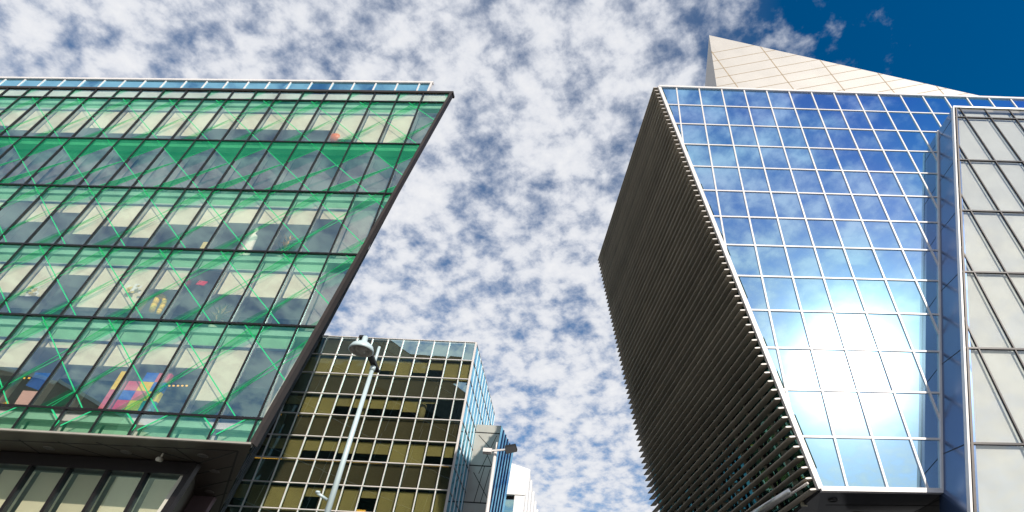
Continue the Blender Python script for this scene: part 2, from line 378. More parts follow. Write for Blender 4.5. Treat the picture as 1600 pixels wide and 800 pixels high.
# ------------------------------------------------------------------ left building: green film facade
def left_building():
    H = vp(0.971, 0.00045, -0.0000816)
    F = Facade(H, at_y(400, 400, 19.0))
    T = F.uv(705.8, 145.3); B = F.uv(394, 694.3)
    xs = [69, 103.5, 138.8, 174, 210, 246.8, 282.8, 318.8, 356.3, 393, 429, 466.5, 504.8, 543, 581.3, 619.5, 657.8]
    us = [F.uv(x, 151.5+(x-69)*0.01308)[0] for x in xs]
    k = len(us); du = (us[-1]-us[0])/(k-1); u0 = sum(us)/k - du*(k-1)/2
    NL = 22                                       # bays to the left beyond the frame
    U = [u0+du*i for i in range(-NL+6, k)]
    vt = T[1]; vb = B[1]
    rows = [vt, F.uv(356.3, 156)[1], F.uv(346.5, 220.3)[1], F.uv(200, 293.1)[1], F.uv(176, 386)[1], F.uv(200, 498.8)[1], F.uv(165, 641.8)[1], vb]
    print('LEFT du', du, 'rows', [round(r, 2) for r in rows], 'T', F.p(*T), 'B', F.p(*B))
    ul = U[0]-du
    REG = [(ul, vb), B, T, (ul, vt)]
    U = [ul]+U+[max(T[0], B[0])+0.01]
    root = thing('office_building', 'leaning glass office building with green diagonal film patterns across its storeys', 'office building', (F.p(0, 0).x, F.p(0, 0).y, 0))
    # side wall that recedes level from the sharp edge
    bz = F.p(*B); LEN = 34.0
    sd = vpx(168, 1164); sd.z = 0; sd.normalize()
    spl = (F.p(0, vb), F.H.cross(sd).normalized())   # soffit plane
    C = bz+sd*LEN; bk = C-bz
    shift = bk.dot(F.hh)/F.hh.length_squared/abs(bk.dot(F.N))   # du per metre of depth
    # panes
    cells = []
    for j in range(7):
        for i in range(len(U)-1):
            q = clip_convex([(U[i], rows[j+1]), (U[i+1], rows[j+1]), (U[i+1], rows[j]), (U[i], rows[j])], REG)
            if area(q) < 0.02: continue
            cells.append((shown([F.p(*c) for c in q]), i, j, q))
    rest = MB(); restb = MB()
    rnd = random.Random(5)
    nbay = len(U)-1
    # heights to which the blinds are drawn, by storey and bay (counted from the sharp edge)
    drop = {1: [0.97, 0.97, 0.90, 0.70, 0.70, 0.70, 0.70, 0.70, 0.88, 0.88, 0.84, 0.84, 0.72, 0.84, 0.86, 0.8, 0.7, 0.88, 0.8],
            3: [0.0, 0.45, 0.55, 0.55, 0.55, 0.62, 0.60, 0.83, 0.66, 0.80, 0.45, 0.62, 0.30, 0.72, 0.7, 0.6, 0.8, 0.5, 0.7],
            4: [0.0, 0.64, 0.64, 0.62, 0.30, 0.58, 0.86, 0.86, 0.42, 0.74, 0.70, 0.5, 0.8, 0.4],
            5: [0.0, 0.0, 0.85, 0.52, 0.5, 0.54, 0.54, 0.36, 0.6, 0.7]}
    cells.sort(key=lambda c: -c[0])
    for n, (sh, i, j, q) in enumerate(cells):
        back = nbay-1-i                            # bay number from the edge
        jit = [rnd.uniform(-0.004, 0.004) for _ in q]
        pts = [F.p(c[0], c[1], e) for c, e in zip(q, jit)]
        hollow = MB() if (sh > 4 and n < 100) else rest
        hollow.prism(pts, F.N*-0.02, 0, 1, 1)
        win = None
        if hollow is not rest: win = hollow.build('window', [M['glass_left'], M['clear']], root)
        top, bot = rows[j], rows[j+1]; hgt = top-bot
        edge_zone = back <= (1 if j in (1, 2) else 1 if j >= 3 else 0)
        def panel(f0, f1, w, mt, name, inset=0.0, pad=0.06):
            qq = clip_convex([(U[i]+pad, top-hgt*f1), (U[i+1]-pad, top-hgt*f1), (U[i+1]-pad, top-hgt*f0), (U[i]+pad, top-hgt*f0)],
                             [(ul, vb-5), (B[0]+shift*abs(w)-0.12, vb), (T[0]+shift*abs(w)-0.12, vt), (ul, vt)])
            if area(qq) < 0.01: return
            mb = MB(); mb.prism([F.p(c[0], c[1], w) for c in qq], F.N*-0.012)
            if win is not None: mb.build(name, mt, win)
            else:
                restb.prism([F.p(c[0], c[1], w) for c in qq], F.N*-0.012)
        if j == 0: panel(0.22, 0.98, -0.05, M['bulkhead'], 'blind', pad=0.05)
        elif j == 6: panel(0.22, 1.0, -0.35, M['bulkhead'], 'panel')
        elif j == 2 or (edge_zone and j != 1): panel(0.02, 1.0, -0.5, M['plant_panel'] if j == 2 else M['edge_panel'], 'panel', pad=0.0)
        elif j == 1 and back == 0: panel(0.05, 1.0, -0.5, M['plant_panel'], 'panel', pad=0.0)
        else:
            panel(0.05, 0.245, -0.22, M['bulkhead'], 'bulkhead', pad=0.03)
            ds = drop.get(j, [])
            dv = ds[back-1] if 1 <= back <= len(ds) else rnd.choice((0.55, 0.7, 0.85))
            if j in (3, 4): dv = ds[back-1] if 1 <= back <= len(ds) else 0.6
            gp = F.p(U[i], (top+bot)/2); ge = (gp.z-EYE.z)/math.hypot(gp.x, gp.y); dv -= 0.2*ge/hgt      # seen from below, the blind hangs lower than it is
            if dv > 0.3: panel(0.27, dv, -0.20, M['blind'], 'blind', pad=0.10)
            panel(0.245, 0.27, -0.16, M['headbar'], 'blind_head', pad=0.0)
    if rest.f: stuff(rest.build('window_glazing', [M['glass_left'], M['clear']], root))
    if restb.f: stuff(restb.build('blind_row', M['blind'], root))
    # frames
    for i in range(1, len(U)-1):
        r = F.vline(REG, U[i])
        if not r: continue
        b = MB(); b.bar(F.p(U[i], r[0]), F.p(U[i], r[1]), F.H, 0.06, F.N, -0.06, 0.05)
        b.build('mullion', M['frame_dark'], root)
        if r[1]-r[0] > 3:
            b = MB()                               # pale fin inside the glass, one per storey
            for j in range(1, 6):
                a0, a1 = max(rows[j+1]+0.1, r[0]), min(rows[j]-0.9, r[1]-0.4)
                if a1 > a0+0.3: b.bar(F.p(U[i]+0.02, a0), F.p(U[i]+0.02, a1), F.H, 0.06, F.N, -0.30, -0.07)
            if b.f: b.build('mullion_fin', M['metal'], root)
    for j in range(1, 7):
        h = F.hline(REG, rows[j])
        b = MB(); b.bar(F.p(h[0], rows[j]), F.p(h[1], rows[j]), F.V, 0.072, F.N, -0.07, 0.062); b.build('transom', M['frame_dark'], root)
        # floor slab behind, clipped to the facet
        uR = F.hline(REG, rows[j])[1]
        s = MB(); a = F.p(ul, rows[j]-0.12, -0.12); bq = F.p(uR-0.25, rows[j]-0.12, -0.12)
        c = F.p(uR-0.35+shift*6.0, rows[j]-0.12, -6.0); d = F.p(ul, rows[j]-0.12, -6.0)
        s.prism([a, bq, c, d], V3((0, 0, -0.26)), 0); s.build('floor_slab', M['slab'], root)
    b = MB(); b.bar(F.p(ul, vt), F.p(T[0]+0.1, vt), F.V, 0.16, F.N, -0.3, 0.075); b.build('roof_edge', M['edge_brown'], root)
    b = MB(); e = (F.p(*T)-F.p(*B)).normalized(); wdir = F.N.cross(e).normalized()
    b.bar(F.p(*B), F.p(*T), wdir, 0.14, F.N, -0.2, 0.09); b.build('edge_trim', M['edge_brown'], root)
    b = MB(); off = F.H*-0.24
    b.bar(F.p(*B)+off, F.p(*T)+off-V3((0, 0, 1.2)), wdir, 0.2, F.N, -0.26, -0.22); b.build('edge_reveal', M['frame_cream'], root)
    b = MB(); b.bar(F.p(ul, vb), F.p(*B), F.V, 0.06, F.N, -0.05, 0.10); b.build('sill_trim', M['sill'], root)
    for x0, x1, y in ((258, 292, 603), (30, 46, 591), (208, 216, 600)):
        p, q = (hit(x, y, F.p(0, 0, -1.2), F.N) for x in (x0, x1)); n = max(2, int((x1-x0)/5))
        b = MB()
        for k in range(n):
            c = p.lerp(q, k/(n-1)); b.bar(c-F.H*.035, c+F.H*.035, F.V, .05, F.N, 0, .03)
        b.bar(p, q, F.V, .015, F.N, -.02, -.001, 1)
        b.build('ceiling_lamp', [M['strip'], M['headbar']], root)
    # film: lines three bays per storey, with tapering bands
    def film(j, name='green_film'):
        top, bot = rows[j], rows[j+1]; ln = MB()
        fr = clip_convex([(ul, bot+.03), (U[-1], bot+.03), (U[-1], top-.03), (ul, top-.03)], REG)
        hgt = top-bot
        def P(i, f): return (u0+du*i, top-hgt*f)
        def strip(a, b, w):
            d = V3((b[0]-a[0], b[1]-a[1], 0)).normalized(); n = (-d.y*w/2, d.x*w/2)
            q = clip_convex([(a[0]-n[0], a[1]-n[1]), (b[0]-n[0], b[1]-n[1]), (b[0]+n[0], b[1]+n[1]), (a[0]+n[0], a[1]+n[1])], fr)
            if area(q) > 0.001: ln.prism([F.p(c[0], c[1], 0.010) for c in q], F.N*0.003, 0)
        def tri(pts, w=0.013):
            if sum(p[0]*q[1]-q[0]*p[1] for p, q in zip(pts, pts[1:]+pts[:1])) < 0: pts = pts[::-1]
            q = clip_convex(pts, fr)
            if area(q) > 0.005: ln.poly([F.p(c[0], c[1], w) for c in q], 1)
        ph = {1: 1.5, 2: 0.45, 3: 1.4, 4: 1.5, 5: 1.45}[j]
        for n in range(-14, 14):
            a = ph+2*n
            strip(P(a, 0), P(a+3, 1), 0.038)
            if j != 2:
                strip(P(a+2.9, -0.02), P(a-0.1, 1.02), 0.024); strip(P(a+2.3, 0.02), P(a+0.1, 1.0), 0.024)
                tri([P(a+1.3, 0.47), P(a-0.3, 1.02), P(a+0.35, 1.02)])
                tri([P(a+1.3, 0.47), P(a+2.9, 0.0), P(a+2.3, 0.0)], 0.0145)
                tri([P(a, 0.0), P(a+0.81, 0.27), P(a+2.02, 0.27), P(a+2.42, 0.14), P(a+2.0, 0.0)], 0.016)
            else:
                tri([P(a, 0.0), P(a+0.42, 0.14), P(a+1.41, 0.47), P(a+2.42, 0.14), P(a+2.0, 0.0)], 0.016)
                strip(P(a+2.42, 0.14), P(a-0.2, 1.0), 0.026); strip(P(a+1.41, 0.47), P(a-0.8, 1.0), 0.026); tri([P(a+1.41, 0.47), P(a-0.2, 1.0), P(a-0.8, 1.0)], 0.013)
        if j == 1:
            fr2 = clip_convex([(ul, rows[1]), (U[-1], rows[1]), (U[-1], vt-.05), (ul, vt-.05)], REG)
            for n in range(-12, 14):                      # short triangles under the roof
                a = u0+du*(2*n+0.9)
                for q in ([(a-du*.05, vt-.1), (a+du*.15, rows[1]+.3), (a+du*.55, vt-.1)], [(a+du*.1, rows[1]+.25), (a-du*.6, rows[1]), (a+du*.5, rows[1])]):
                    if sum(p[0]*r[1]-r[0]*p[1] for p, r in zip(q, q[1:]+q[:1])) < 0: q = q[::-1]
                    q = clip_convex(q, fr2)
                    if area(q) > 0.02: ln.poly([F.p(c[0], c[1], 0.012) for c in q], 1)
        ln.build(name, [M['film_line'], M['film_dense' if j == 2 else 'film']], root)
    for j in range(1, 6): film(j)
    ln = MB()                                     # bottom strip: one broad hexagon a pair of bays
    fr = clip_convex([(ul, vb+.03), (U[-1], vb+.03), (U[-1], rows[6]-.03), (ul, rows[6]-.03)], REG)
    h6 = rows[6]-vb
    for n in range(-12, 14):
        a = u0+du*(2*n+1.1)
        q = [(a-du*0.85, vb), (a+du*0.85, vb), (a+du*0.95, vb+h6*.45), (a+du*0.5, rows[6]), (a-du*0.35, rows[6]), (a-du*0.95, vb+h6*.3)]
        q = clip_convex(q, fr)
        if area(q) > 0.05:
            ln.poly([F.p(c[0], c[1], 0.012) for c in q], 1)
            for s0, s1 in zip(q, q[1:]+q[:1]):
                d = (F.p(*s1)-F.p(*s0)); 
                if d.length > 0.3: d.normalize(); ln.bar(F.p(*s0), F.p(*s1), F.N.cross(d), 0.05, F.N, 0.013, 0.016, 0)
    ln.build('green_film', [M['film_line'], M['film']], root)
    # inner back wall and body
    d1 = 4.5; uT = T[0]+shift*d1-0.3; uB = B[0]+shift*d1-0.3
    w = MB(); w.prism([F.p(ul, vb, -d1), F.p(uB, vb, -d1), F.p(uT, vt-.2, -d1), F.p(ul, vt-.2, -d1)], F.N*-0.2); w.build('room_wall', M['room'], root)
    w = MB(); w.prism([F.p(ul, vt-.05, -.3), F.p(T[0]-.1, vt-.05, -.3), F.p(uT-.2, vt-.05, -d1-.2), F.p(ul, vt-.05, -d1-.2)], V3((0, 0, -.35))); w.build('roof', M['roofing'], root)
    # side wall
    Tp = F.p(*T); Ct = Tp+sd*LEN
    fn = (bz-Tp).cross(sd).normalized()
    if fn.dot(V3((1, 0, 0))) < 0: fn = -fn
    fb = MB(); fb.prism([Tp, bz, C, Ct], fn*-0.06); fb.build('side_glazing', M['glass_dark'], root)
    for j in range(0, 7):
        t = (rows[j]-vb)/(vt-vb); a = bz.lerp(Tp, t)
        fb = MB(); fb.bar(a, a+sd*LEN, V3((0, 0, 1)), 0.05, fn, 0.0, 0.03); fb.build('side_transom', M['headbar'], root)
    for i in range(1, 9):
        fb = MB(); a = sd*(LEN*i/9); fb.bar(bz+a, Tp+a, sd, 0.05, fn, 0.002, 0.026); fb.build('side_mullion', M['headbar'], root)
    # rear body, inside the side wall, so that the building is solid and casts its shadow
    w = MB(); dep = LEN*abs(sd.dot(F.N))
    def slab4(u, v, ww): return F.p(u+shift*ww if u > ul+.1 else u, v, -ww)
    d9 = d1+.3
    bot = [slab4(ul, vb+.1, d9), slab4(B[0]-.4, vb+.1, d9), slab4(B[0]-.4, vb+.1, dep), slab4(ul, vb+.1, dep)]
    top_pts = [slab4(ul, vt-.1, d9), slab4(T[0]-.4, vt-.1, d9), slab4(T[0]-.4, vt-.1, dep), slab4(ul, vt-.1, dep)]
    b0 = len(w.v); w.v += [tuple(p) for p in bot+top_pts]
    for f in ((0, 1, 2, 3), (7, 6, 5, 4), (0, 4, 5, 1), (1, 5, 6, 2), (2, 6, 7, 3), (3, 7, 4, 0)): w.f.append(tuple(b0+q for q in f)); w.m.append(0)
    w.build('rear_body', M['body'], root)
    # soffit
    sN = V3((0, 0, -1))
    back_l = C + (F.p(ul, vb)-F.p(*B))
    s = MB(); s.prism([F.p(ul, vb-.03, .02), bz+V3((0, 0, -.03)), C+V3((0, 0, -.03)), back_l+V3((0, 0, -.03))], V3((0, 0, .10)))
    s.build('soffit', M['soffit'], root)
    pz = (F.p(0, vb-.03), spl[1])
    def SP(px, py): return hit(px, py, *pz)
    s = MB()
    def seam(a, b, w=0.05):
        A, Bq = SP(*a), SP(*b); d = (Bq-A).normalized(); s.bar(A, Bq, d.cross(V3((0, 0, 1))).normalized(), w, V3((0, 0, -1)), 0.001, 0.006)
    for a, b in (((-100, 683), (372, 704.5)), ((309, 724), (372, 704.5)), ((372, 704.5), (342, 800)), ((342, 800), (322, 860)), ((90, 690), (178, 717)), ((150, 691), (242, 721)), ((213, 695), (305, 722)), ((272, 699), (309, 724)), ((30, 687), (68, 712)),
                 ((310, 740), (366, 728)), ((309, 762), (362, 750)), ((305, 785), (355, 770))): seam(a, b, 0.06)
    s.build('soffit_seam', M['joint'], root)
    for px, py in ((77, 700), (197, 706), (317, 712), (335, 736), (327, 768)):
        s = MB(); p = SP(px, py); s.lathe(p, [(0.0, -.012), (.11, -.012), (.16, -.02), (.18, -.012), (.18, 0)], 20); s.build('downlight', M['downlight'], root, True)
    for px, py in ((255, 708), (323, 785)):
        s = MB(); p = SP(px, py); s.tube(p, p+V3((0, 0, -.14)), .03); s.tube(p+V3((-.02, .10, -.2)), p+V3((.02, -.14, -.26)), .075); s.build('security_camera', M['frame_cream'], root, True)
    # recessed lower storeys
    LW = SP(309, 724); LF = Facade(F.H, LW)
    zt = LF.uvp(LW); zb = -LW.z/1.0
    e2 = LF.uv(260, 800)
    bl = (zt[0]+(e2[0]-zt[0])*(0.05-LW.z)/(e2[1]-0.0) if e2[1] else zt[0], -LW.z+0.05)
    vbm = -LW.z+0.15
    ub = zt[0]+(e2[0]-zt[0])*(vbm/e2[1])
    LREG = [(ul, vbm), (ub, vbm), (zt[0], -.02), (ul, -.02)]
    lus = [LF.uv(x, 712+(x-62)*0.045)[0] for x in (62, 122, 181, 241)]
    ldu = (lus[-1]-lus[0])/3
    LU = [lus[0]+ldu*i for i in range(-9, 5)]
    LU = [ul]+[u for u in LU if u > ul+.3 and u < zt[0]-.1]+[zt[0]+.01]
    lrows = [-.02, -4.0, -8.0, vbm]
    for j in range(len(lrows)-1):
        for i in range(len(LU)-1):
            q = clip_convex([(LU[i], lrows[j+1]), (LU[i+1], lrows[j+1]), (LU[i+1], lrows[j]), (LU[i], lrows[j])], LREG)
            if area(q) < .05: continue
            b = MB(); b.prism([LF.p(*c) for c in q], LF.N*-.02, 0, 1, 1); wn = b.build('ground_window', [M['glass_left'], M['clear']], root)
            qq = clip_convex([(LU[i]+.1, lrows[j+1]+.1), (LU[i+1]-.1, lrows[j+1]+.1), (LU[i+1]-.1, lrows[j]-.5), (LU[i]+.1, lrows[j]-.5)], [(ul, vbm), (ub-.6, vbm), (zt[0]-.6, 0), (ul, 0)])
            if area(qq) > .05:
                b = MB(); b.prism([LF.p(c[0], c[1], -.35) for c in qq], LF.N*-.012); b.build('blind', M['blind'] if i < len(LU)-2 else M['plant_panel'], wn)
    for u in LU[1:-1]:
        r = LF.vline(LREG, u)
        if r:
            b = MB(); b.bar(LF.p(u, r[0]), LF.p(u, r[1]), LF.H, .13, LF.N, -.1, .09); b.build('ground_mullion', M['frame_dark'], root)
    for v in lrows[1:-1]:
        h = LF.hline(LREG, v); b = MB(); b.bar(LF.p(h[0], v), LF.p(h[1], v), LF.V, .14, LF.N, -.09, .09); b.build('ground_transom', M['frame_dark'], root)
    b = MB(); b.bar(LF.p(ul, -.25), LF.p(zt[0]-.1, -.25), LF.V, .42, LF.N, -.08, .14); b.build('head_trim', M['frame_dark'], root)
    b = MB(); A, Bq = LF.p(zt[0], -.03), LF.p(ub, vbm); ed = (Bq-A).normalized(); b.bar(A, Bq, LF.N.cross(ed), .22, LF.N, -.1, .13); b.build('corner_trim', M['frame_dark'], root)
    b = MB(); b.bar(A+LF.H*-.3+V3((0, 0, -.3)), Bq+LF.H*-.3, LF.N.cross(ed), .14, LF.N, -.1, .02); b.build('corner_reveal', M['frame_cream'], root)
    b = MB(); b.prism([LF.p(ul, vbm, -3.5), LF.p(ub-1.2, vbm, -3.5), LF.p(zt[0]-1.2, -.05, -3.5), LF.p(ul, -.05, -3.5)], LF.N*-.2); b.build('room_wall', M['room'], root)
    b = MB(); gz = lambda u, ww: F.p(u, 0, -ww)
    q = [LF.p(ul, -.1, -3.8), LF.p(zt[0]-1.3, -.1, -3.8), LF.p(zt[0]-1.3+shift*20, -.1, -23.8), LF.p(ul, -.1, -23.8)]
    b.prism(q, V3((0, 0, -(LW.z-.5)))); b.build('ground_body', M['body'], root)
    rt = SP(299, 800)
    b = MB(); bd = V3((rt.x, rt.y, 0))-V3((LW.x, LW.y, 0))
    b.prism([A, Bq, Bq+bd*1.6, A+bd*1.6], LF.H*-.2); b.build('return_wall', M['soffit'], root)
    # attic glazing set back on the roof
    AF = Facade(F.H, F.p(0, vt, -2.6))
    tl = AF.uv(0, 122.5); tr = AF.uv(675, 130); br = AF.uv(668, 146)
    vtop = (tl[1]+tr[1])/2
    sl = (tr[1]-tl[1])/(tr[0]-tl[0])
    AF2 = Facade((AF.H+V3((0, 0, sl))).normalized(), AF.p(*tr))
    pxs = [12, 43, 75, 106, 138, 169, 200, 232, 262, 294, 326, 358, 390.5, 423, 455.5, 488, 521, 554, 587.5, 621.5, 656.5]
    au = [AF2.uv(x, 122.5+x*0.011)[0] for x in pxs]; adu = (au[-1]-au[0])/(len(au)-1)
    au = [au[0]+adu*i for i in range(-24, len(au))]; hb = AF2.uv(668, 146)
    vb2 = -2.4; slope = hb[0]/hb[1]
    AREG = [(au[0], vb2), (slope*vb2, vb2), (0, 0), (au[0], 0)]
    at = thing('roof_pavilion', 'strip of teal glass attic with white frames set back on the green office roof', 'attic', (AF2.p(0, vb2).x, AF2.p(0, vb2).y, AF2.p(0, vb2).z))
    ext = MB()
    for i in range(len(au)):
        a0 = au[i]; a1 = au[i+1] if i+1 < len(au) else 0.01
        q = clip_convex([(a0, vb2), (a1, vb2), (a1, 0), (a0, 0)], AREG)
        if area(q) < .02: continue
        pts = [AF2.p(c[0], c[1], random.uniform(-.006, .006)) for c in q]
        if shown(pts) > 3: b = MB(); b.prism(pts, AF2.N*-.04); b.build('window', M['glass_attic'], at)
        else: ext.prism(pts, AF2.N*-.04)
        b = MB(); b.bar(AF2.p(a0, vb2), AF2.p(a0, -.1), AF2.H, .085, AF2.N, -.05, .05); b.build('mullion', M['frame_white'], at)
    if ext.f: stuff(ext.build('window_glazing', M['glass_attic'], at))
    b = MB(); b.bar(AF2.p(au[0], 0), AF2.p(.1, 0), AF2.V, .17, AF2.N, -.1, .1); b.build('top_rail', M['frame_white'], at)
    b = MB(); b.bar(AF2.p(0, 0), AF2.p(slope*vb2, vb2), AF2.H, .12, AF2.N, -.05, .094); b.build('end_frame', M['frame_white'], at)
    b = MB(); b.prism([AF2.p(au[0], -.2, -.2), AF2.p(-.4, -.2, -.2), AF2.p(-2.6, -.2, -1.9), AF2.p(au[0], -.2, -1.9)], V3((0, 0, vb2+.3))); b.build('attic_body', M['body'], at)
    return F, U, rows, du, u0, vb, root
LEFT = left_building()

# ------------------------------------------------------------------ things seen in the left building's rooms
def room_things():
    F, U, rows = LEFT[0], LEFT[1], LEFT[2]
    def wp(px, py, depth): return hit(px, py, F.p(0, 0, -depth), F.N)       # point at that depth behind the glass
    def sill(j, u): return F.p(u, rows[j+1]-0.12)
    def uvd(px, py, depth): return F.uvp(wp(px, py, depth)+F.N*depth)
    # orange ball
    p = wp(525, 219, .42); r = .36
    b = MB(); b.ico((0, 0, 0), r, 3); o = b.build('ball', plain('orange vinyl', (0.90, 0.22, 0.03), .4), None, True); o.location = p
    tag(o, 'large orange ball behind the top storey glass near the sharp corner', 'ball')
    # white robed figure
    p = wp(402, 356, .42); z = F.p(F.uvp(p)[0], rows[4]-.12).z
    b = MB(); b.lathe((0, 0, 0), [(0, 0), (.36, 0), (.38, .15), (.34, .7), (.30, 1.10), (.29, 1.36), (.22, 1.50), (.085, 1.58), (.07, 1.64), (.11, 1.71), (.13, 1.80), (.115, 1.90), (.06, 1.96), (0, 1.97)], 24)
    o = b.build('figure', plain('white plaster', (.84, .83, .74)), None, True); o.location = (p.x, p.y, z); o.scale = (.85, .5, (p.z-z)/1.97); print('figure height', p.z-z)
    tag(o, 'white robed display figure with round head standing behind the third storey glass', 'figure')
    # yellow arch shape
    q = [wp(px, py, .6) for px, py in ((237, 486), (241, 476), (247, 465), (254, 463), (258, 467), (255, 476), (250, 484), (248, 488))]
    b = MB()
    for i in range(len(q)-1): b.tube(q[i], q[i+1], .11 if i < 4 else .09, .11 if i < 3 else .09, 12); b.ico(q[i+1], .11 if i < 3 else .09, 2)
    tag(b.build('ornament', plain('yellow cloth', (.85, .58, .03)), None, True), 'yellow arched ornament standing behind the fourth storey glass', 'ornament')
    # wall of coloured blocks
    cols = dict(r=(.62, .03, .10), y=(.90, .62, .01), b=(.03, .13, .58), t=(.01, .26, .38), p=(.68, .12, .20))
    cm = {k: plain('block '+k, c, .45) for k, c in cols.items()}
    bw, bh = .48, .37
    u0, v0 = uvd(175, 640, .2)
    root = thing('block_display', 'display wall of red, yellow and blue blocks behind the lowest green film storey', 'display', F.p(u0, v0, -.2))
    grid = ['pryt', 'pbpy', 'ypyb', 'y.bp']
    for rI, line in enumerate(grid):
        for c, ch in enumerate(line):
            if ch == '.': continue
            a = F.p(u0+(c-1)*bw+(-.03 if c == 0 else 0)+.004, v0+rI*bh+.004, -.17)
            b = MB(); b.prism([a, a+F.H*(bw-.008), a+F.H*(bw-.008)+F.V*(bh-.008), a+F.V*(bh-.008)], F.N*-.14); b.build('block', cm[ch], root)
    # boards
    def board(quad, col, lab, name='display_board', cat='board', depth=.35):
        b = MB(); b.prism([wp(px, py, depth) for px, py in quad], F.N*-.03); tag(b.build(name, plain(name+' '+lab[:8], col)), lab, cat)
    board(((40, 602), (66, 612), (80, 583), (56, 582)), (.01, .09, .42), 'blue board leaning behind the lowest film storey at far left')
    board(((22, 632), (48, 634), (66, 612), (36, 610)), (.72, .45, .42), 'pink board below the blue board at far left')
    board(((0, 632), (14, 633), (12, 626), (0, 624)), (.85, .55, .02), 'small yellow board at the left end of the lowest film storey')
    board(((117, 204), (124, 204), (128, 198), (121, 198)), (.80, .75, .45), 'cream card behind the top storey glass at left')
    board(((312, 388), (322, 388), (328, 378), (318, 378)), (.75, .62, .22), 'tan folder behind the third storey glass')
    board(((305, 444), (318, 446), (325, 440), (312, 438)), (.75, .06, .10), 'red cloth behind the fourth storey glass')
    # papers on the glass
    rnd = random.Random(2)
    def notes(cx, cy, n, sp, lab, grp):
        for k in range(n):
            px, py = cx+rnd.uniform(-sp, sp)*1.2, cy+rnd.uniform(-sp, sp)*.8; u, v = uvd(px, py, .03)
            w, h = rnd.choice(((.13, .10), (.20, .14), (.15, .20)))
            b = MB(); b.prism([F.p(u, v, -.03), F.p(u+w, v, -.03), F.p(u+w, v+h, -.03), F.p(u, v+h, -.03)], F.N*-.004)
            tag(b.build('paper_note', plain('note paper', rnd.choice(((.8, .8, .76), (.8, .8, .76), (.75, .6, .2))))), lab, 'paper note', grp)
    notes(205, 452, 11, 9, 'one of the paper notes scattered on a fourth storey pane beside the yellow ornament', 'paper notes beside the yellow ornament')
    notes(42, 455, 12, 10, 'one of the paper notes stuck to the leftmost fourth storey panes', 'paper notes on the leftmost panes')
    # plants on the sill
    def plant(px, py, j, col, lab, flower=None):
        p = wp(px, py, .6); u = F.uvp(p)[0]; z = F.p(u, rows[j+1]-.12).z
        root = thing('potted_plant', lab, 'plant', (p.x, p.y, z))
        b = MB(); b.lathe((p.x, p.y, z), [(0, 0), (.12, 0), (.17, .32), (.15, .32), (.14, .29), (0, .29)], 18); b.build('pot', M['frame_cream'], root, True)
        b = MB(); top = max(p.z-z, .7)
        for k in range(60):
            a = rnd.uniform(0, 6.28); el = rnd.uniform(.2, 1.3); L = rnd.uniform(.25, .55)
            st = V3((p.x, p.y, z+.3+rnd.random()*(top-.2))); d = V3((math.cos(a)*math.cos(el), math.sin(a)*math.cos(el), math.sin(el))); sd = d.cross(V3((0, 0, 1))).normalized()*.05
            b.prism([st, st+d*L*.5+sd, st+d*L, st+d*L*.5-sd], V3((0, 0, .006)), 1 if flower and k % 3 == 0 else 0)
        b.tube(V3((p.x, p.y, z+.28)), V3((p.x, p.y, z+.3+top)), .015, n=6)
        b.build('foliage', [plain('leaf', col), plain('petal', flower or col)], root)
    plant(452, 376, 3, (.09, .10, .03), 'yellow and red flowering plant beside the white figure behind the third storey glass', (.70, .36, .04))
    plant(346, 487, 4, (.05, .11, .03), 'leafy green plant with pale flowers behind the fourth storey glass', (.6, .5, .2))
room_things()

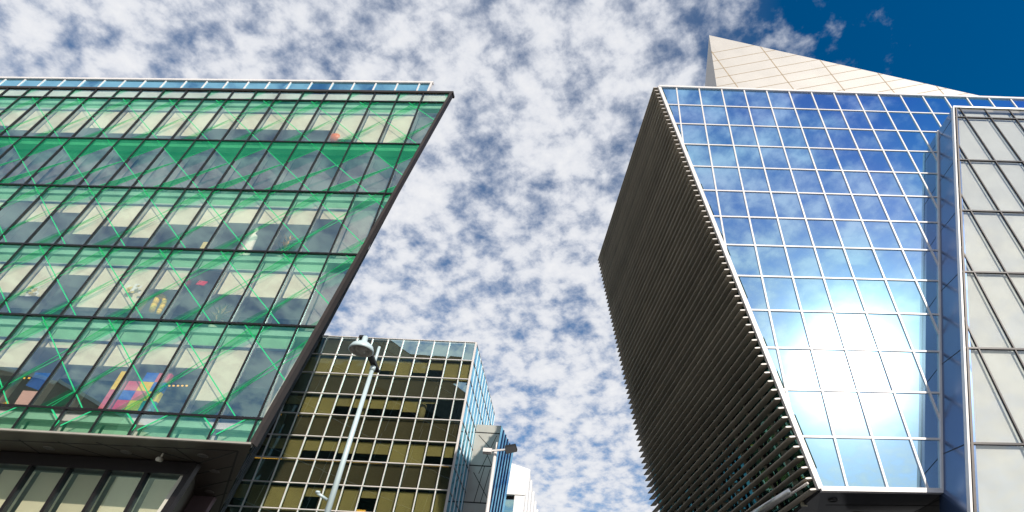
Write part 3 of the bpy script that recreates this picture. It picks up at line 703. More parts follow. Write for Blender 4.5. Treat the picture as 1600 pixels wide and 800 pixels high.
# ------------------------------------------------------------------ middle building
def middle_building():
    H = vp(0.988+0.0, 0.0335, -0.00002)
    F = Facade(H, at_y(744.8, 535.6, 39.5))
    root = thing('glass_office_block', 'mid distance glass block of olive blinds and white grid frames behind the tall lamp post', 'office block', (F.O.x, F.O.y, 0))
    top = 0.0
    tops = [(277, 83), (390, 88), (513, 95), (632, 97), (752, 103), (870, 108), (992, 113), (1115, 118), (1238, 122)]
    us = [F.uv(480+x/5, 510+y/5)[0] for x, y in tops]; du = (us[-1]-us[0])/(len(us)-1); uend = us[-1]
    NB = int((uend-(-22.0-F.O.x))/du)+1
    ul = uend-du*NB
    U = [ul+du*i for i in range(NB+1)]+[0.0]
    pr = [(1297, 270), (1270, 415), (1243, 575), (1215, 738)]
    vs = [0.0]+[F.uv(480+x/5, 510+y/5)[1] for x, y in pr]+[F.uv(480+x/5, 640+y/5)[1] for x, y in ((1185, 262), (1150, 442), (1115, 632))]
    print('MID du', du, 'rows', [round(v, 2) for v in vs], 'O', F.O)
    dv = (vs[-1])/7
    vs = vs + [vs[-1]+dv*i for i in range(1, 9)]
    vs = [v for v in vs if F.O.z+v > 1.0]+[-F.O.z+0.2]
    print('rows', len(vs))
    rnd = random.Random(11)
    # blinds: fraction drawn per window row (from the corner to the left)
    rest = MB(); restb = MB(); rests = MB()
    dr = {1: [1, 1, .45, .65, 0.96, .62, 1, 1, 1, 1, 1, 1, .6, .5], 3: [0, 0, .12, .6, .5, .5, .5, .45, 1, .96, .45, .4, .4, .5],
          5: [.55, .52, 1, .93, .55, .55, .58, .5, .52, 1, .5, .4, .4, .4], 7: [1, 1, 1, 1, .35, 1, 1, .4, 1, 1, 1, .6, .6, .6]}
    for j in range(len(vs)-1):
        for i in range(len(U)-1):
            q = [(U[i], vs[j+1]), (U[i+1], vs[j+1]), (U[i+1], vs[j]), (U[i], vs[j])]
            pts = [F.p(c[0], c[1], rnd.uniform(-.006, .006)) for c in q]
            sh = shown(pts)
            kind = 'window' if j % 2 == 1 else 'spandrel'
            b = MB() if sh > 8 else rest
            b.prism(pts, F.N*-.03, 0, 1, 1)
            w = b.build(kind, [M['glass_mid'], M['clear']], root) if b is not rest else None
            hgt = vs[j]-vs[j+1]
            if kind == 'spandrel':
                c = MB() if w else rests
                c.prism([F.p(U[i]+.02, vs[j+1]+.02, -.2), F.p(U[i+1]-.02, vs[j+1]+.02, -.2), F.p(U[i+1]-.02, vs[j]-.02, -.2), F.p(U[i]+.02, vs[j]-.02, -.2)], F.N*-.03)
                if w: c.build('backing', M['spandrel'], w)
            else:
                back = len(U)-2-i; ds = dr.get(j, []); d = ds[back] if back < len(ds) else rnd.choice((.5, 1, .6))
                if d > .05:
                    c = MB() if w else restb
                    c.prism([F.p(U[i]+.03, vs[j]-.12-hgt*.94*d, -.25), F.p(U[i+1]-.03, vs[j]-.12-hgt*.94*d, -.25), F.p(U[i+1]-.03, vs[j]-.15, -.25), F.p(U[i]+.03, vs[j]-.15, -.25)], F.N*-.02)
                    if w: c.build('blind', M['blind_olive'], w)
    stuff(rest.build('window_glazing', [M['glass_mid'], M['clear']], root)); stuff(restb.build('blind_row', M['blind_olive'], root)); stuff(rests.build('backing_row', M['spandrel'], root))
    for u in U[1:]:
        b = MB(); b.bar(F.p(u-(.05 if u == 0 else 0), 0), F.p(u-(.05 if u == 0 else 0), vs[-1]), F.H, .055 if u else .10, F.N, -.05, .07); b.build('mullion', M['frame_white'], root)
    for v in vs[:-1]:
        b = MB(); b.bar(F.p(ul, v), F.p(0, v), F.V, .06, F.N, -.06, .078); b.build('transom', M['frame_white'], root)
    # floors, rooms
    for j in range(2, len(vs)-1, 2):
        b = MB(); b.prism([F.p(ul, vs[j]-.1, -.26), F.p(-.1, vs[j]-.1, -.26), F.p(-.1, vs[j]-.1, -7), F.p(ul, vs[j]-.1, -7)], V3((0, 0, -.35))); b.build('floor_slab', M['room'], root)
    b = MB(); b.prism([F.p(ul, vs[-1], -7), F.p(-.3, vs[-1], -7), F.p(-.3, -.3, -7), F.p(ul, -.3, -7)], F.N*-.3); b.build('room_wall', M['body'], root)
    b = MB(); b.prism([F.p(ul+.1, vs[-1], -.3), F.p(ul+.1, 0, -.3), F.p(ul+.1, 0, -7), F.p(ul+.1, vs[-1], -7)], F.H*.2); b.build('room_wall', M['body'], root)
    # columns and lamp strips in the rooms
    for back, j in ((4.55, 1), (2.15, 3), (5.6, 3), (6.4, 7)):
        u = -.6-du*back; b = MB(); b.tube(F.p(u, vs[j+1], -.75), F.p(u, vs[j]-.2, -.75), .26, n=20); b.build('column', M['column'], root, True)
    for j, b0, b1, f in ((1, 3, 3.8, .72), (1, 4.6, 5.6, .72), (3, 2.4, 3.6, .72), (3, 3.8, 4.6, .75), (3, 5.5, 7.5, .62), (3, 9.5, 13, .62), (5, .1, 2, .60), (5, 4, 9, .60), (5, 9.3, 13, .62), (7, 4.2, 5.3, .62), (7, 4.4, 5.0, .75)):
        b = MB(); v = vs[j]-(vs[j]-vs[j+1])*f
        b.bar(F.p(-du*b1-.6, v, -1.8), F.p(-du*b0-.6, v, -1.8), F.V, .10, F.N, 0, .05); b.build('lamp_strip', M['strip'], root)
    # side face
    sd = vpx(902, 1164); sd.z = 0; sd.normalize()
    c0 = F.p(0, 0)
    nS = V3((sd.y, -sd.x, 0))
    S_end = hit(773, 648, c0, nS)
    slen = (S_end-c0).dot(sd)
    print('side len', slen, S_end)
    zdrop = (S_end.z-c0.z)/slen
    sdir = (S_end-c0).normalized(); ns = 11; tot = (S_end-c0).length
    SF = Facade(sdir, c0)
    su = [SF.uvp(S_end)[0]*i/ns for i in range(ns+1)]
    rest = MB()
    for j in range(len(vs)-1):
        for i in range(ns):
            pts = [SF.p(a, b, random.uniform(-.008, .008)) for a, b in ((su[i], vs[j+1]), (su[i+1], vs[j+1]), (su[i+1], vs[j]), (su[i], vs[j]))]
            # the lower storeys go straight down, so shear the bottom edge back to the corner height
            if shown(pts) > 4: b = MB(); b.prism(pts, SF.N*-.04); b.build('side_window', M['glass_mid_side'], root)
            else: rest.prism(pts, SF.N*-.04)
    if rest.f: stuff(rest.build('window_glazing', M['glass_mid_side'], root))
    for i, u in enumerate(su):
        b = MB(); b.bar(SF.p(u, 0), SF.p(u, vs[-1]), SF.H, .09, SF.N, -.05, .05); b.build('side_mullion', M['frame_white'], root)
    for v in vs[:-1]:
        b = MB(); b.bar(SF.p(0, v), SF.p(su[-1], v), SF.V, .08, SF.N, -.06, .03); b.build('side_transom', M['headbar'] if v else M['frame_white'], root)
    # roof and rear body
    ri = F.p(-.3, -.25, -.3); zb = .2
    b = MB(); far = F.p(ul, -.25, -.3)
    back = SF.p(su[-1], -.25, -.3)
    b.prism([ri, back, V3((far.x, back.y, back.z)), far], V3((0, 0, -.3))); b.build('roof', M['roofing'], root)
    b = MB(); b.prism([back, V3((far.x, back.y, back.z)), V3((far.x, back.y, .2)), V3((back.x, back.y, .2))], V3((0, .3, 0))); b.build('rear_wall', M['body'], root)
    # concrete stair tower that butts the side face
    cy = S_end.y*0.5 + c0.y*0.5
    a = at_y(753, 663.5, 55); t_l = hit(745, 663, c0, nS)
    print('tower at', t_l)
    yT = t_l.y
    CF = Facade(V3((1, 0, (0.0))), at_y(783.6, 665.4, yT))
    tw = thing('stair_tower', 'pale concrete panel stair tower with blue glass flank beside the glass block', 'tower', (CF.O.x, CF.O.y, 0))
    L0 = at_y(753, 663.5, yT); zt = CF.O.z; wd = CF.O.x-(SF.p(0, 0).x+ (yT-c0.y)*sd.x/sd.y)
    x1 = CF.O.x; x0 = x1-wd-1.0
    x1b = at_y(759, 800, yT).x
    def tx(z): return x1+(x1b-x1)*(zt-z)/(zt-at_y(759, 800, yT).z)
    b = MB(); b.prism([V3((x0, yT, .1)), V3((tx(.1), yT, .1)), V3((x1, yT, zt)), V3((x0, yT, zt))], V3((0, 6, 0))); b.build('panel_wall', M['concrete'], tw)
    zz = [at_y(770, y, yT).z for y in (677, 729, 787)]; st = zz[1]-zz[2]
    zs = zz+[zz[2]-st*i for i in range(1, 8)]
    for z in zs:
        if z > .5: b = MB(); b.bar(V3((x0, yT, z)), V3((tx(z)-.02, yT, z)), V3((0, 0, 1)), .09, V3((0, -1, 0)), .001, .006); b.build('panel_joint', M['joint'], tw)
    for p0, p1 in ((((748, 680), (773, 708))), ((757, 729), (740, 786)), ((758, 703), (772, 736)), ((740, 738), (766, 787)), ((776, 681), (748, 740)), ((766, 733), (750, 787))):
        A, Bq = at_y(*p0, yT), at_y(*p1, yT); d = (Bq-A).normalized(); b = MB(); b.bar(A, Bq, d.cross(V3((0, 1, 0))), .05, V3((0, -1, 0)), .001, .005); b.build('panel_joint', M['joint'], tw)
    e1 = at_y(793, 704, yT+7); 
    b = MB(); A = V3((x1+.02, yT, zt)); Bq = V3((tx(.2)+.02, yT, .2)); hz = V3((.75, 5.2, -.0)); b.prism([A, Bq, Bq+hz, A+hz], V3((-.04, .0, 0))); b.build('flank_glazing', M['glass_mid_side'], tw)
    for k in range(1, 6):
        t = hz*(k/6); bb = MB(); bb.bar(A+t, Bq+t, V3((0, 1, 0)), .14, V3((1, 0, 0)), .0, .06); bb.build('flank_mullion', M['side_metal'], tw)
    return F, root
MID = middle_building()

# ------------------------------------------------------------------ far white building
def white_building():
    y = 72.0
    t = at_y(790, 720.5, y); r = at_y(828.5, 733.6, y)
    root = thing('white_building', 'far white rendered building with stepped bays beyond the stair tower', 'building', (r.x, y, 0))
    x0 = at_y(770, 715, y).x; zt0 = at_y(770, 714, y).z
    b = MB(); b.prism([V3((x0, y, .1)), V3((r.x, y, .1)), r, V3((x0, y, zt0))], V3((0, 6, 0))); b.build('wall', M['white'], root)
    for i, (px, py) in enumerate(((831.5, 751), (835, 768), (838, 783), (841, 796), (843, 807))):
        p = at_y(px, py, y+4+i*5); q = at_y(px-6, py, y+4+i*5)
        b = MB(); b.prism([V3((q.x-3, p.y, .1)), V3((p.x, p.y, .1)), V3((p.x, p.y, p.z)), V3((q.x-3, p.y, p.z))], V3((0, 4.4, 0))); b.build('stepped_bay', M['white'], root)
    a = at_y(787, 765, y-3); c = at_y(821, 764, y-3)
    b = MB(); zc = c.z
    b.prism([V3((a.x-4, y-3, zc-.7)), V3((c.x, y-3, zc-.7)), V3((c.x, y-3, zc)), V3((a.x-4, y-3, zc))], V3((0, 2.9, 0))); b.build('ledge', M['white'], root)
    p = at_y(804.5, 770, y-3)
    b = MB(); b.prism([V3((p.x, y-2.9, .1)), V3((c.x, y-2.9, .1)), V3((c.x, y-2.9, zc-.7)), V3((p.x, y-2.9, zc-.7))], V3((0, 2.8, 0))); b.build('pier', M['white'], root)
    q0 = at_y(780, 770, y-3)
    b = MB(); b.prism([V3((q0.x, y-2.2, .1)), V3((p.x-.05, y-2.2, .1)), V3((p.x-.05, y-2.2, zc-1.0)), V3((q0.x, y-2.2, zc-1.0))], V3((0, .1, 0))); w = b.build('window', M['glass_mid'], root)
    b = MB(); b.prism([V3((q0.x, y-1.9, .1)), V3((p.x-.05, y-1.9, .1)), V3((p.x-.05, y-1.9, zc-1.2)), V3((q0.x, y-1.9, zc-1.2))], V3((0, .1, 0))); b.build('blind', M['bulkhead'], w)
    b = MB(); b.bar(V3((q0.x, y-2.25, zc-.85)), V3((p.x, y-2.25, zc-.85)), V3((0, 0, 1)), .3, V3((0, -1, 0)), 0, .1); b.build('frame', M['frame_dark'], w)
white_building()

# ------------------------------------------------------------------ right building
def right_building():
    H = vp(1.034, 0.0378, 0.000027)
    F = Facade(H, at_y(1250, 450, 17.6))
    root = thing('mirror_glass_building', 'blue mirror glass building with white grid, dark louvred flank and white metal roof wedge', 'office building', (F.O.x, F.O.y, 0))
    T = F.uv(1030, 137.5); B = F.uv(1281.8, 764.5)
    xs = [1060, 1097.3, 1133.6, 1169.6, 1206, 1242.8, 1278, 1314, 1350, 1385.3, 1420.8, 1456.8]
    us = [F.uv(x, 164+(x-1060)*.0333)[0] for x in xs]; du = (us[-1]-us[0])/(len(us)-1)
    U = [us[0]+du*i for i in range(0, 22)]
    U = [T[0]-.01]+U
    py = [(1056.8, 136.8), (1060, 164), (1065, 193.2), (1068.8, 225), (1116, 258.8), (1122, 298.8), (1130, 338), (1137.5, 382.5), (1195.8, 431.8), (1207.5, 485), (1220, 544), (1234.8, 610), (1250, 682.8)]
    rows = [F.uv(*p)[1] for p in py]
    v0 = rows[0]; vb = B[1]
    dv = (vb-v0)/13
    print('RIGHT du', du, 'rows', [round(r-v0, 2) for r in rows], 'dv', dv, 'vb', vb-v0)
    rows = [v0+dv*i for i in range(14)]
    T = (T[0], v0); ur = U[-1]
    J0 = F.uv(1465.3, 206); J1 = F.uv(1472, 768)
    # outline of glass: above the side block it runs on to the right; below, it stops at the block's side
    jb = J0[0]+(J1[0]-J0[0])*(vb-J0[1])/(J1[1]-J0[1])
    REG = [B, (jb, vb), (J0[0], J0[1]), (ur, J0[1]), (ur, v0), T]
    low = [B, (jb, vb), (J0[0]+(J1[0]-J0[0])*(v0-J0[1])/(J1[1]-J0[1]), v0), T]
    cells = []
    for j in range(13):
        for i in range(len(U)-1):
            base = [(U[i], rows[j+1]), (U[i+1], rows[j+1]), (U[i+1], rows[j]), (U[i], rows[j])]
            q = clip_convex(base, low) 
            if j <= 2:
                edge = [(T[0], rows[3]-1), (ur, rows[3]-1), (ur, v0), T]
                q = clip_convex(base, [B, (ur, vb), (ur, v0), T])
            if area(q) < .02: continue
            cells.append((shown([F.p(*c) for c in q]), q, i, j))
    cells.sort(key=lambda c: -c[0]); rest = MB(); rnd = random.Random(3)
    for n, (sh, q, i, j) in enumerate(cells):
        um = sum(c[0] for c in q)/len(q); vm = sum(c[1] for c in q)/len(q)
        tu, tv = rnd.gauss(0, .003), rnd.gauss(0, .003)
        pts = [F.p(c[0], c[1], (c[0]-um)*tu+(c[1]-vm)*tv) for c in q]
        b = MB() if (n < 100 and sh > 4) else rest
        b.prism(pts, F.N*-.05)
        if b is not rest: b.build('window', M['glass_right'], root)
    if rest.f: stuff(rest.build('window_glazing', M['glass_right'], root))
    FRU = U[1:]
    for u in FRU:
        r = F.vline(low, u)
        if r is None or r[1] < v0-.2 or r[0] > J0[1]-.3: r = (J0[1]-3.0, v0)
        if not r: continue
        b = MB(); b.bar(F.p(u, r[0]), F.p(u, r[1]), F.H, .068, F.N, -.06, .05); b.build('mullion', M['frame_white'], root)
    for j, v in enumerate(rows):
        h = F.hline(low, min(max(v, vb+.001), v0-.001))
        e = h[1] if j > 2 else ur
        b = MB(); b.bar(F.p(h[0], v), F.p(e, v), F.V, .068 if 0 < j < 13 else .14, F.N, -.07, .04 if 0 < j < 13 else .09); b.build('transom', M['frame_white'], root)
    Tp, Bp = F.p(*T), F.p(*B); ed = (Bp-Tp).normalized()
    b = MB(); b.bar(Tp, Bp, F.N.cross(ed), .16, F.N, -.1, .075); b.build('edge_frame', M['frame_white'], root)
    ja, jbp = F.p(*J0), F.p(jb, vb)
    b = MB(); b.bar(ja, jbp, F.H, .14, F.N, -.05, .10); b.build('joint_frame', M['frame_white'], root)
    # louvred flank
    ld = vpx(685, 1177)
    ld = ld.normalized()
    nL = ld.cross(ed).normalized()
    if nL.x > 0: nL = -nL
    E0 = hit(938, 396, Tp, nL); E1 = hit(1027, 797, Tp, nL)
    print('flank', Tp, Bp, E0, E1, 'ld', ld)
    fe = (E1-E0)
    # blades stand out level from the flank
    outv = V3((nL.x, nL.y, 0)).normalized()
    outv = (-F.H).normalized()
    nb = 65; A = (Bp-Tp).length
    for k in range(nb+1):
        a = Tp+(Bp-Tp)*(k/nb)
        if k == 0: a = a+ed*.05
        # far end: intersection (within the flank plane) with the far edge line
        #  a + s*ld = E0 + t*fe
        M2 = [[ld.dot(ld), -fe.dot(ld)], [ld.dot(fe), -fe.dot(fe)]]; r1 = (E0-a).dot(ld); r2 = (E0-a).dot(fe)
        det = M2[0][0]*M2[1][1]-M2[0][1]*M2[1][0]; s = (r1*M2[1][1]-M2[0][1]*r2)/det
        e = a+ld*s
        b = MB(); th = ld.cross(outv).normalized()
        if th.z < 0: th = -th
        prof = [(0.02, 0), (.08, .024), (.18, .032), (.27, .024), (.315, .01), (.33, -.008), (.32, -.026), (.28, -.034), (.19, -.024), (.08, -.01)]
        for (p0, p1, mm) in ((a, e, 0),):
            n = len(prof); kk = len(b.v)
            for p in (p0, p1): b.v += [tuple(p+outv*x+th*z) for x, z in prof]
            for i in range(n):
                j = (i+1) % n; b.f.append((kk+i, kk+j, kk+n+j, kk+n+i)); b.m.append(0)
            b.f.append(tuple(kk+i for i in range(n))); b.m.append(1); b.f.append(tuple(kk+n+i for i in reversed(range(n)))); b.m.append(0)
        q = 1.1 + (k % 2)*.02
        while q < s-.3:                            # little brackets that hold the blade
            c = a+ld*q; b.bar(c-outv*.10, c+outv*.10, ld, .04, th, -.16, -.018, 2); q += 1.35
        b.build('louvre_blade', [M['louvre'], M['louvre_cap'], M['louvre_br']], root)
    # glass wall behind the blades, with posts
    e_bot = Bp+ld*((E1-Bp).dot(ld)+3)
    far_b = E0+fe*((Bp.z-E0.z)/fe.z) if abs(fe.z) > .01 else E1
    far_b = E0 + fe*1.25
    inn = -outv*.12
    b = MB(); b.prism([Tp+inn, Bp+inn, far_b+inn, E0+inn], F.H*.05); b.build('flank_glazing', M['glass_louvre'], root)
    for k in range(1, 12):
        p0 = Tp.lerp(E0, k/12); p1 = Bp.lerp(far_b, k/12)
        b = MB(); b.bar(p0-outv*.06, p1-outv*.06, ld, .10, outv, 0, .10); b.build('flank_post', M['frame_dark'], root)
    # tube rail along the lowest blade
    a = hit(1236, 768, Tp+outv*.40, nL); c = hit(1150, 820, Tp+outv*.40, nL)
    b = MB(); b.tube(a, c, .12, n=18); b.build('blind_tube', M['metal'], root, True)
    a2 = hit(1262, 755, Tp+outv*.35, nL); c2 = hit(1175, 812, Tp+outv*.35, nL)
    b = MB(); b.tube(a2, c2, .04, n=10)
    for t in (.30, .62): p = a2.lerp(c2, t); b.ico(p+V3((0, 0, .03)), .095, 2, 0)
    b.build('guide_rail', M['louvre_cap'], root, True)
    # soffit under the glass
    sN = F.H.cross(V3((0, 1, 0)))
    bk = Bp+ld*9; 
    bk2 = F.p(jb+3, vb)+V3((0, 12, 0))
    zz = V3((0, 0, -.06))
    b = MB(); b.prism([Bp+zz-F.N*.02, F.p(jb+.0, vb)+zz-F.N*.02, F.p(jb, vb)+V3((.5, 14, -.06)), far_b+zz], V3((0, 0, .12))); b.build('soffit', M['soffit_blue'], root)
    sp = (F.p(*B)+zz, sN)
    p = hit(1301, 781, *sp); s = MB(); s.lathe(p+V3((0, 0, -.0)), [(0.0, -.02), (.09, -.02), (.13, -.04), (.15, -.03), (.15, 0)], 20); s.build('downlight', M['black'], root, True)
    s = MB()
    for a, c in (((1290, 789), (1470, 790)), ((1405, 812), (1472, 778))):
        A2, C2 = hit(*a, *sp), hit(*c, *sp); d = (C2-A2).normalized(); s.bar(A2, C2, d.cross(V3((0, 0, 1))).normalized(), .04, V3((0, 0, -1)), .001, .006)
    s.build('soffit_seam', M['joint'], root)
    # base walls and body behind
    b = MB()
    x0 = Bp+V3((1.6, 1.5, 0)); b.prism([V3((x0.x, x0.y, .1)), V3((x0.x+14, x0.y, .1)), V3((x0.x+14, x0.y, Bp.z-.08)), V3((x0.x, x0.y, Bp.z-.08))], V3((0, .4, 0))); b.build('base_wall', M['body'], root)
    b = MB(); off = V3((.35, .35, 0))
    ur_t, ur_b = F.p(ur, v0-.25, -.3), F.p(ur, vb+.1, -.3)
    pts_b = [Bp+V3((.5, .3, .12)), ur_b, ur_b+V3((0, 22, 0)), far_b+V3((.6, 0, .12))]
    pts_t = [Tp+V3((.5, .3, -.25)), ur_t, ur_t+V3((0, 22, 0)), E0+V3((.6, 0, -.25))]
    b.v += [tuple(p) for p in pts_b+pts_t]
    for f in ((0, 1, 2, 3), (7, 6, 5, 4), (0, 4, 5, 1), (1, 5, 6, 2), (2, 6, 7, 3), (3, 7, 4, 0)): b.f.append(f); b.m.append(0)
    b.build('rear_body', M['body'], root)
    # white wedge on the roof
    WF = Facade(F.H, F.p(0, v0, -2.2))
    ap = WF.uv(1108, 55); bl = WF.uv(1120.5, 140); be = WF.uv(1555, 155)
    low_v = -1.5
    def ext(a, b, v): t = (v-a[1])/(b[1]-a[1]); return (a[0]+(b[0]-a[0])*t, v)
    L_ = ext(ap, bl, low_v); R_ = ext(ap, be, low_v)
    dn = V3((0, 0, 0))
    Pa, Pl, Prr = WF.p(*ap), WF.p(*L_), WF.p(*R_)
    # the narrow shaded flank recedes to the back left
    bkl = hit(1101.5, 138, Pl, V3((0, 1, 0))) 
    back_foot = at_y(1101, 141, Pl.y+3.5); back_foot = Pa + (back_foot-Pa)*((Pl.z-Pa.z)/(back_foot.z-Pa.z))
    wd = MB(); back_r = Prr+V3((0, 3.5, 0))
    b0 = [Pa, Pl, Prr, back_foot, back_r]; wd.v += [tuple(p) for p in b0]
    for f in ((0, 1, 2), (0, 3, 1), (0, 2, 4), (0, 4, 3), (1, 3, 4, 2)): wd.f.append(f); wd.m.append(0)
    def wbar(a, b, w=.05, lim=True):
        A2, C2 = WF.uv(*a), WF.uv(*b)
        q = [(A2[0], A2[1]), (C2[0], C2[1])]
        d = V3((C2[0]-A2[0], C2[1]-A2[1], 0)).normalized(); n = (-d.y*w/2, d.x*w/2)
        quad = [(A2[0]-n[0], A2[1]-n[1]), (C2[0]-n[0], C2[1]-n[1]), (C2[0]+n[0], C2[1]+n[1]), (A2[0]+n[0], A2[1]+n[1])]
        tri = [L_, R_, ap]
        quad = clip_convex(quad, tri)
        if area(quad) > .001: wd.prism([WF.p(c[0], c[1], .004) for c in quad], WF.N*.004, 1)
    for a, b in (((1110, 78), (1157, 142)), ((1186, 70), (1242, 142)), ((1279, 91), (1323, 146)), ((1369, 111), (1401, 149)), ((1460, 131), (1478, 151))): wbar(a, b, .06)
    for k in range(14): wbar((1060, 58+k*13.5+34), (1560, 58+k*13.5-34-22), .04)
    wd.build('roof_wedge', [M['wedge'], M['joint_tan']], root)
    # seams on the shaded flank of the wedge
    b = MB(); fnn = (Pl-Pa).cross(back_foot-Pa).normalized()
    if fnn.x > 0: fnn = -fnn
    for t in (.33, .66): p = Pl.lerp(back_foot, t); b.bar(Pa.lerp(p, .25), p, (back_foot-Pl).normalized(), .04, fnn, .002, .008)
    b.build('wedge_seam', M['headbar'], root)
    return F, J0, J1, du, rows, v0, vb, root
def tone_by_object(m, amt):
    nt = m.node_tree; b = nt.nodes['Principled BSDF']; src = b.inputs['Base Color'].links[0].from_socket
    oi = nt.nodes.new('ShaderNodeObjectInfo'); mr = nt.nodes.new('ShaderNodeMapRange'); mr.inputs['To Min'].default_value = 1-amt; mr.inputs['To Max'].default_value = 1+amt
    hv = nt.nodes.new('ShaderNodeHueSaturation'); nt.links.new(oi.outputs['Random'], mr.inputs['Value']); nt.links.new(mr.outputs[0], hv.inputs['Value'])
    nt.links.new(src, hv.inputs['Color']); nt.links.new(hv.outputs[0], b.inputs['Base Color'])
for k, a in (('louvre', .15), ('blind', .07), ('blind_olive', .10), ('blind_white', .04), ('spandrel', .12), ('bulkhead', .06)): tone_by_object(M[k], a)
M['louvre_br'] = mat('bracket metal', (0.35, 0.33, 0.26), 0.4, 0.5)
RIGHT = right_building()

# ------------------------------------------------------------------ far right block with white blinds
def blind_block():
    F = RIGHT[0]
    fd = vpx(812, 1240); fd.z = 0; fd.normalize()
    P = F.p(*RIGHT[1])                              # where the roof of the side meets the glass
    # front corner on the ray (1489,168), straight out from P
    d = ray(1489, 168); best = None
    # solve P - s*fd = EYE + t*d  (least squares)
    a11 = fd.dot(fd); a12 = fd.dot(d); a22 = d.dot(d); r1 = (P-EYE).dot(fd); r2 = (P-EYE).dot(d)
    det = a11*a22-a12*a12; s = (r1*a22-a12*r2)/det
    corner = EYE + d*((r2-s*a12)/a22)
    print('block depth', s, corner, P)
    B = Facade(F.H, corner)
    T = (0.0, 0.0); Bt = B.uv(1516, 800)
    zb = -corner.z+.1; sl = Bt[0]/Bt[1]; Bb = (sl*zb, zb)
    root = thing('blind_office_block', 'right hand office block of white blinds with thin black frames and blue grey metal flank', 'office block', (corner.x, corner.y, 0))
    ys = [(1491, 183), (1494, 250), (1497, 329), (1502.5, 425), (1506, 544), (1512, 693)]
    rows = [0.0]+[B.uv(*p)[1] for p in ys]
    st = (rows[6]-rows[1])/5
    print('block rows', rows)
    v = rows[-1]+st
    while v > zb+1: rows.append(v); v += st
    rows.append(zb)
    tp = [(1360+x/6.667, 130+y/6.667) for x, y in ((990, 352), (1250, 358), (1510, 368))]
    us = [B.uv(*p)[0] for p in tp]; du = (us[2]-us[0])/2
    U = [us[0]+du*i for i in range(-4, 9)]
    ur = U[-1]
    REG = [Bb, (ur, zb), (ur, 0), T]
    U = [min(Bb[0], 0)-.01]+[u for u in U if u > min(Bb[0], 0)+.05]
    rnd = random.Random(9)
    cells = []
    for j in range(len(rows)-1):
        for i in range(len(U)-1):
            q = clip_convex([(U[i], rows[j+1]), (U[i+1], rows[j+1]), (U[i+1], rows[j]), (U[i], rows[j])], REG)
            if area(q) < .03: continue
            um = sum(c[0] for c in q)/len(q)
            b = MB(); tu = rnd.gauss(0, .001)
            b.prism([B.p(c[0], c[1], (c[0]-um)*tu) for c in q], B.N*-.02, 0, 1, 1); w = b.build('window', [M['glass_block'], M['clear']], root)
            qq = clip_convex([(U[i]+.05, rows[j+1]+.0), (U[i+1]-.13, rows[j+1]+.0), (U[i+1]-.13, rows[j]-.10), (U[i]+.05, rows[j]-.12)], [(Bb[0]+.05, zb), (ur, zb), (ur, 0), (.05, 0)])
            if area(qq) > .02:
                b = MB(); b.prism([B.p(c[0], c[1], -.10) for c in qq], B.N*-.012); b.build('blind', M['blind_white'], w)
    for u in U[1:]:
        r = B.vline(REG, u) or ((zb, 0) if u > 0 else None)
        if not r: continue
        b = MB(); b.bar(B.p(u, r[0]), B.p(u, r[1]), B.H, .05, B.N, -.04, .035); b.build('mullion', M['frame_dark'], root)
    for v in rows[1:-1]:
        b = MB(); b.bar(B.p(sl*v, v), B.p(ur, v), B.V, .065, B.N, -.05, .043); b.build('transom', M['frame_dark'], root)
    b = MB(); b.bar(B.p(0, 0), B.p(ur, 0), B.V, .12, B.N, -.2, .07); b.build('roof_edge', M['metal'], root)
    e = (B.p(*Bb)-B.p(*T)).normalized()
    b = MB(); b.bar(B.p(*T), B.p(*Bb), B.N.cross(e), .06, B.N, -.1, .075); b.build('corner_trim', M['frame_white'], root)
    b = MB(); b.bar(B.p(.10, -.1), B.p(Bb[0]+.10, zb), B.N.cross(e), .07, B.N, -.1, .068); b.build('corner_seal', M['edge_brown'], root)
    b = MB(); b.prism([B.p(.1, -.1, -.13), B.p(Bb[0]+.1, zb, -.13), B.p(ur, zb, -.13), B.p(ur, -.1, -.13)], B.N*-.2); b.build('room_wall', M['bulkhead'], root)
    # metal flank running back into the glass
    P0, P1 = F.p(*RIGHT[1]), F.p(*RIGHT[2])
    dn = (P1-P0); P1 = P0+dn*((.1-P0.z)/dn.z)
    A0, A1 = B.p(0, 0), B.p(*Bb)
    fn = (A1-A0).cross(P0-A0).normalized()
    if fn.x > 0: fn = -fn
    b = MB()
    k = len(b.v); pts = [A0, A1, P1+fd*.15, P0+fd*.15]; inn = F.H*.25
    b.prism(pts, inn); b.build('flank_panel', M['side_metal'], root)
    hh = P0+fd*.15
    for v in rows[1:-1]:
        t = v/zb; a = A0.lerp(A1, t); c = P0.lerp(P1, t)
        # horizontal joint: keep the level of the front row
        bb = MB(); c2 = a+(P0-A0); c2 = c2 + (c-c2).dot(F.H)*F.H*0
        bb.bar(a-F.H*.0, c, V3((0, 0, 1)), .035, fn, .002, .006); bb.build('flank_seam', M['joint'], root)
    roof = MB(); roof.prism([A0+V3((.1, 0, -.1)), B.p(ur, -.1), B.p(ur, -.1, -s-.0), P0+V3((.1, 0, -.1))], V3((0, 0, -.2))); roof.build('roof', M['roofing'], root)
blind_block()

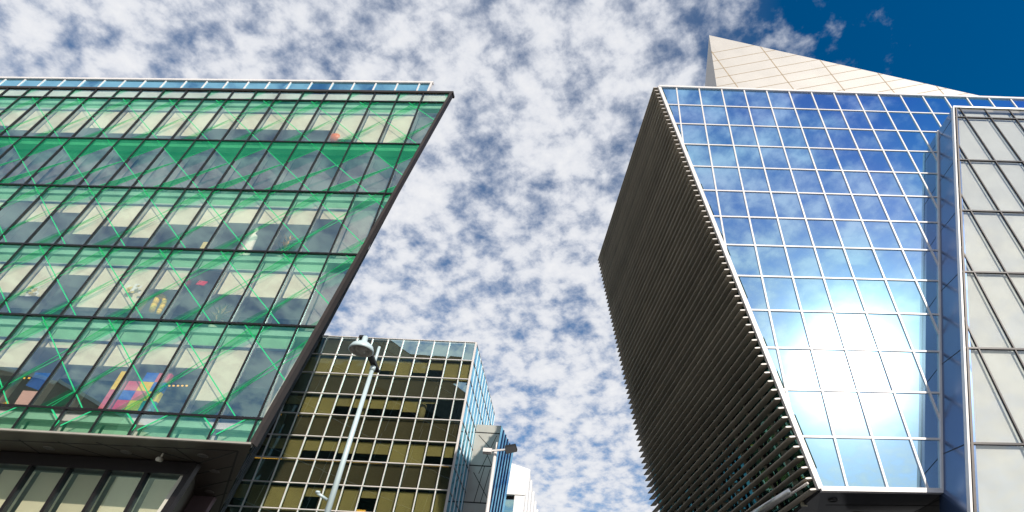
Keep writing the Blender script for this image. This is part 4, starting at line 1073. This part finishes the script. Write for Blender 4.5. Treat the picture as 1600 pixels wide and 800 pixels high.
# ------------------------------------------------------------------ street lamps
def lamp_post():
    y = 9.6
    pa = at_y(584, 570, y); base = V3((pa.x, pa.y, 0)); h = pa.z
    root = thing('street_lamp', 'tall pale blue grey lamp post with round disc lantern in front of the glass block', 'street lamp', base)
    ptop = at_y(591.4, 542, y).z
    b = MB(); b.tube(base, base+V3((0, 0, h*.55)), .07, .050, 18); b.tube(base+V3((0, 0, h*.55)), V3((base.x, y, h-.12)), .050, .036, 18)
    b.tube(V3((base.x, y, h-.12)), V3((base.x, y, h-.04)), .05, .05, 18); b.tube(V3((base.x, y, h-.04)), V3((base.x, y, ptop)), .028, .026, 14); b.lathe(base, [(.2, 0), (.2, .03), (.11, .05), (.1, .6), (.085, .62)], 18)
    b.build('pole', M['pole'], root, True)
    p1 = at_z(589, 581, h); p0 = at_z(566, 525, h)
    d = (p1-p0).normalized(); w = d.cross(V3((0, 0, 1))).normalized()
    b = MB(); off = w*0.0
    b.bar(p0, p1, w, .11, V3((0, 0, 1)), -.02, .02); b.build('arm', M['black'], root)
    lc = at_z(564, 548, h-.28)
    b = MB(); b.lathe(lc, [(.195, -.01), (.212, 0), (.207, .03), (.18, .09), (.10, .15), (.05, .17), (.045, .28), (0, .28)], 36); b.build('shade', M['pole'], root, True)
    b = MB(); b.lathe(lc, [(.195, -.008), (.186, .012), (.16, .035), (.11, .03)], 36); b.lathe(lc, [(.11, .03), (.085, -.012), (.05, -.018), (0, -.018)], 24); b.build('lens', M['lampglass'], root, True)
    q0 = at_y(517, 781, y-.05); q0 = V3((base.x-.05, y-.05, q0.z)); q1 = q0+V3((-.13, -.12, .05))
    b = MB(); b.tube(q0, q1, .022); b.tube(q1, q1+V3((0, 0, .03)), .035); b.build('peg', M['pole'], root, True)
lamp_post()
def flood_post():
    y = 24.0
    p = at_y(774, 708, y); base = V3((p.x, y, 0)); h = p.z
    root = thing('floodlight_post', 'slim white pole with two box floodlights in front of the stair tower', 'floodlight pole', base)
    top = at_y(775.8, 691, y).z
    b = MB(); b.tube(base, V3((p.x, y, h+.1)), .085, .07, 16); b.tube(V3((p.x, y, h+.1)), V3((p.x, y, top)), .035, .03, 12); b.lathe(base, [(.22, 0), (.22, .03), (.12, .05)], 16); b.build('pole', M['frame_white'], root, True)
    a = at_y(757, 707.5, y); c = at_y(792, 707, y-.5)
    b = MB(); b.bar(V3((a.x, y-.1, h)), V3((c.x, y-.3, h+.05)), V3((0, 0, 1)), .07, V3((0, -1, 0)), 0, .06); b.build('bracket', M['frame_white'], root)
    l0, l1 = at_y(755.4, 704.4, y-.15), at_y(768, 711.4, y-.15)
    b = MB(); b.box(((l0.x+l1.x)/2, y-.2, (l0.z+l1.z)/2+.06), l1.x-l0.x, .3, .16); b.build('floodlight', M['frame_white'], root)
    q = [at_y(px, py, y-.6) for px, py in ((788.6, 699.4), (805, 696.6), (808, 706), (791, 709.4))]
    b = MB(); b.prism(q, V3((0, .05, .12))); b.build('floodlight', M['black'], root)['label'] = 'black floodlight tilted towards the street'
flood_post()

# ------------------------------------------------------------------ buildings behind the viewpoint, mirrored in the glass
def mirrored_low():
    F = LEFT[0]; Y = -14.0
    def refl(px, py):
        X = hit(px, py, F.O, F.N); d = ray(px, py).normalized(); r = d - F.N*(2*d.dot(F.N)); return X + r*((Y-X.y)/r.y)
    a, b, c = refl(-60, 560), refl(100, 600), refl(190, 652)
    print('low mirror', a, b, c)
    root = thing('beige_house', 'beige gabled building behind the viewpoint, mirrored at the lower left of the green glass', 'building', (b.x, Y, 0))
    w = MB(); w.prism([V3((a.x-6, Y, .1)), V3((c.x, Y, .1)), V3((c.x, Y, max(c.z, 3))), V3((b.x, Y, b.z)), V3((a.x, Y, a.z)), V3((a.x-6, Y, a.z))], V3((0, -9, 0))); w.build('wall', M['brick'], root)
    for p, q in ((a, b), (b, c)):
        d = (q-p).normalized(); t = MB(); t.bar(V3((p.x, Y, p.z)), V3((q.x, Y, q.z)), d.cross(V3((0, 1, 0))), .35, V3((0, 1, 0)), .002, .25); t.build('roof_edge', M['white'], root)
mirrored_low()
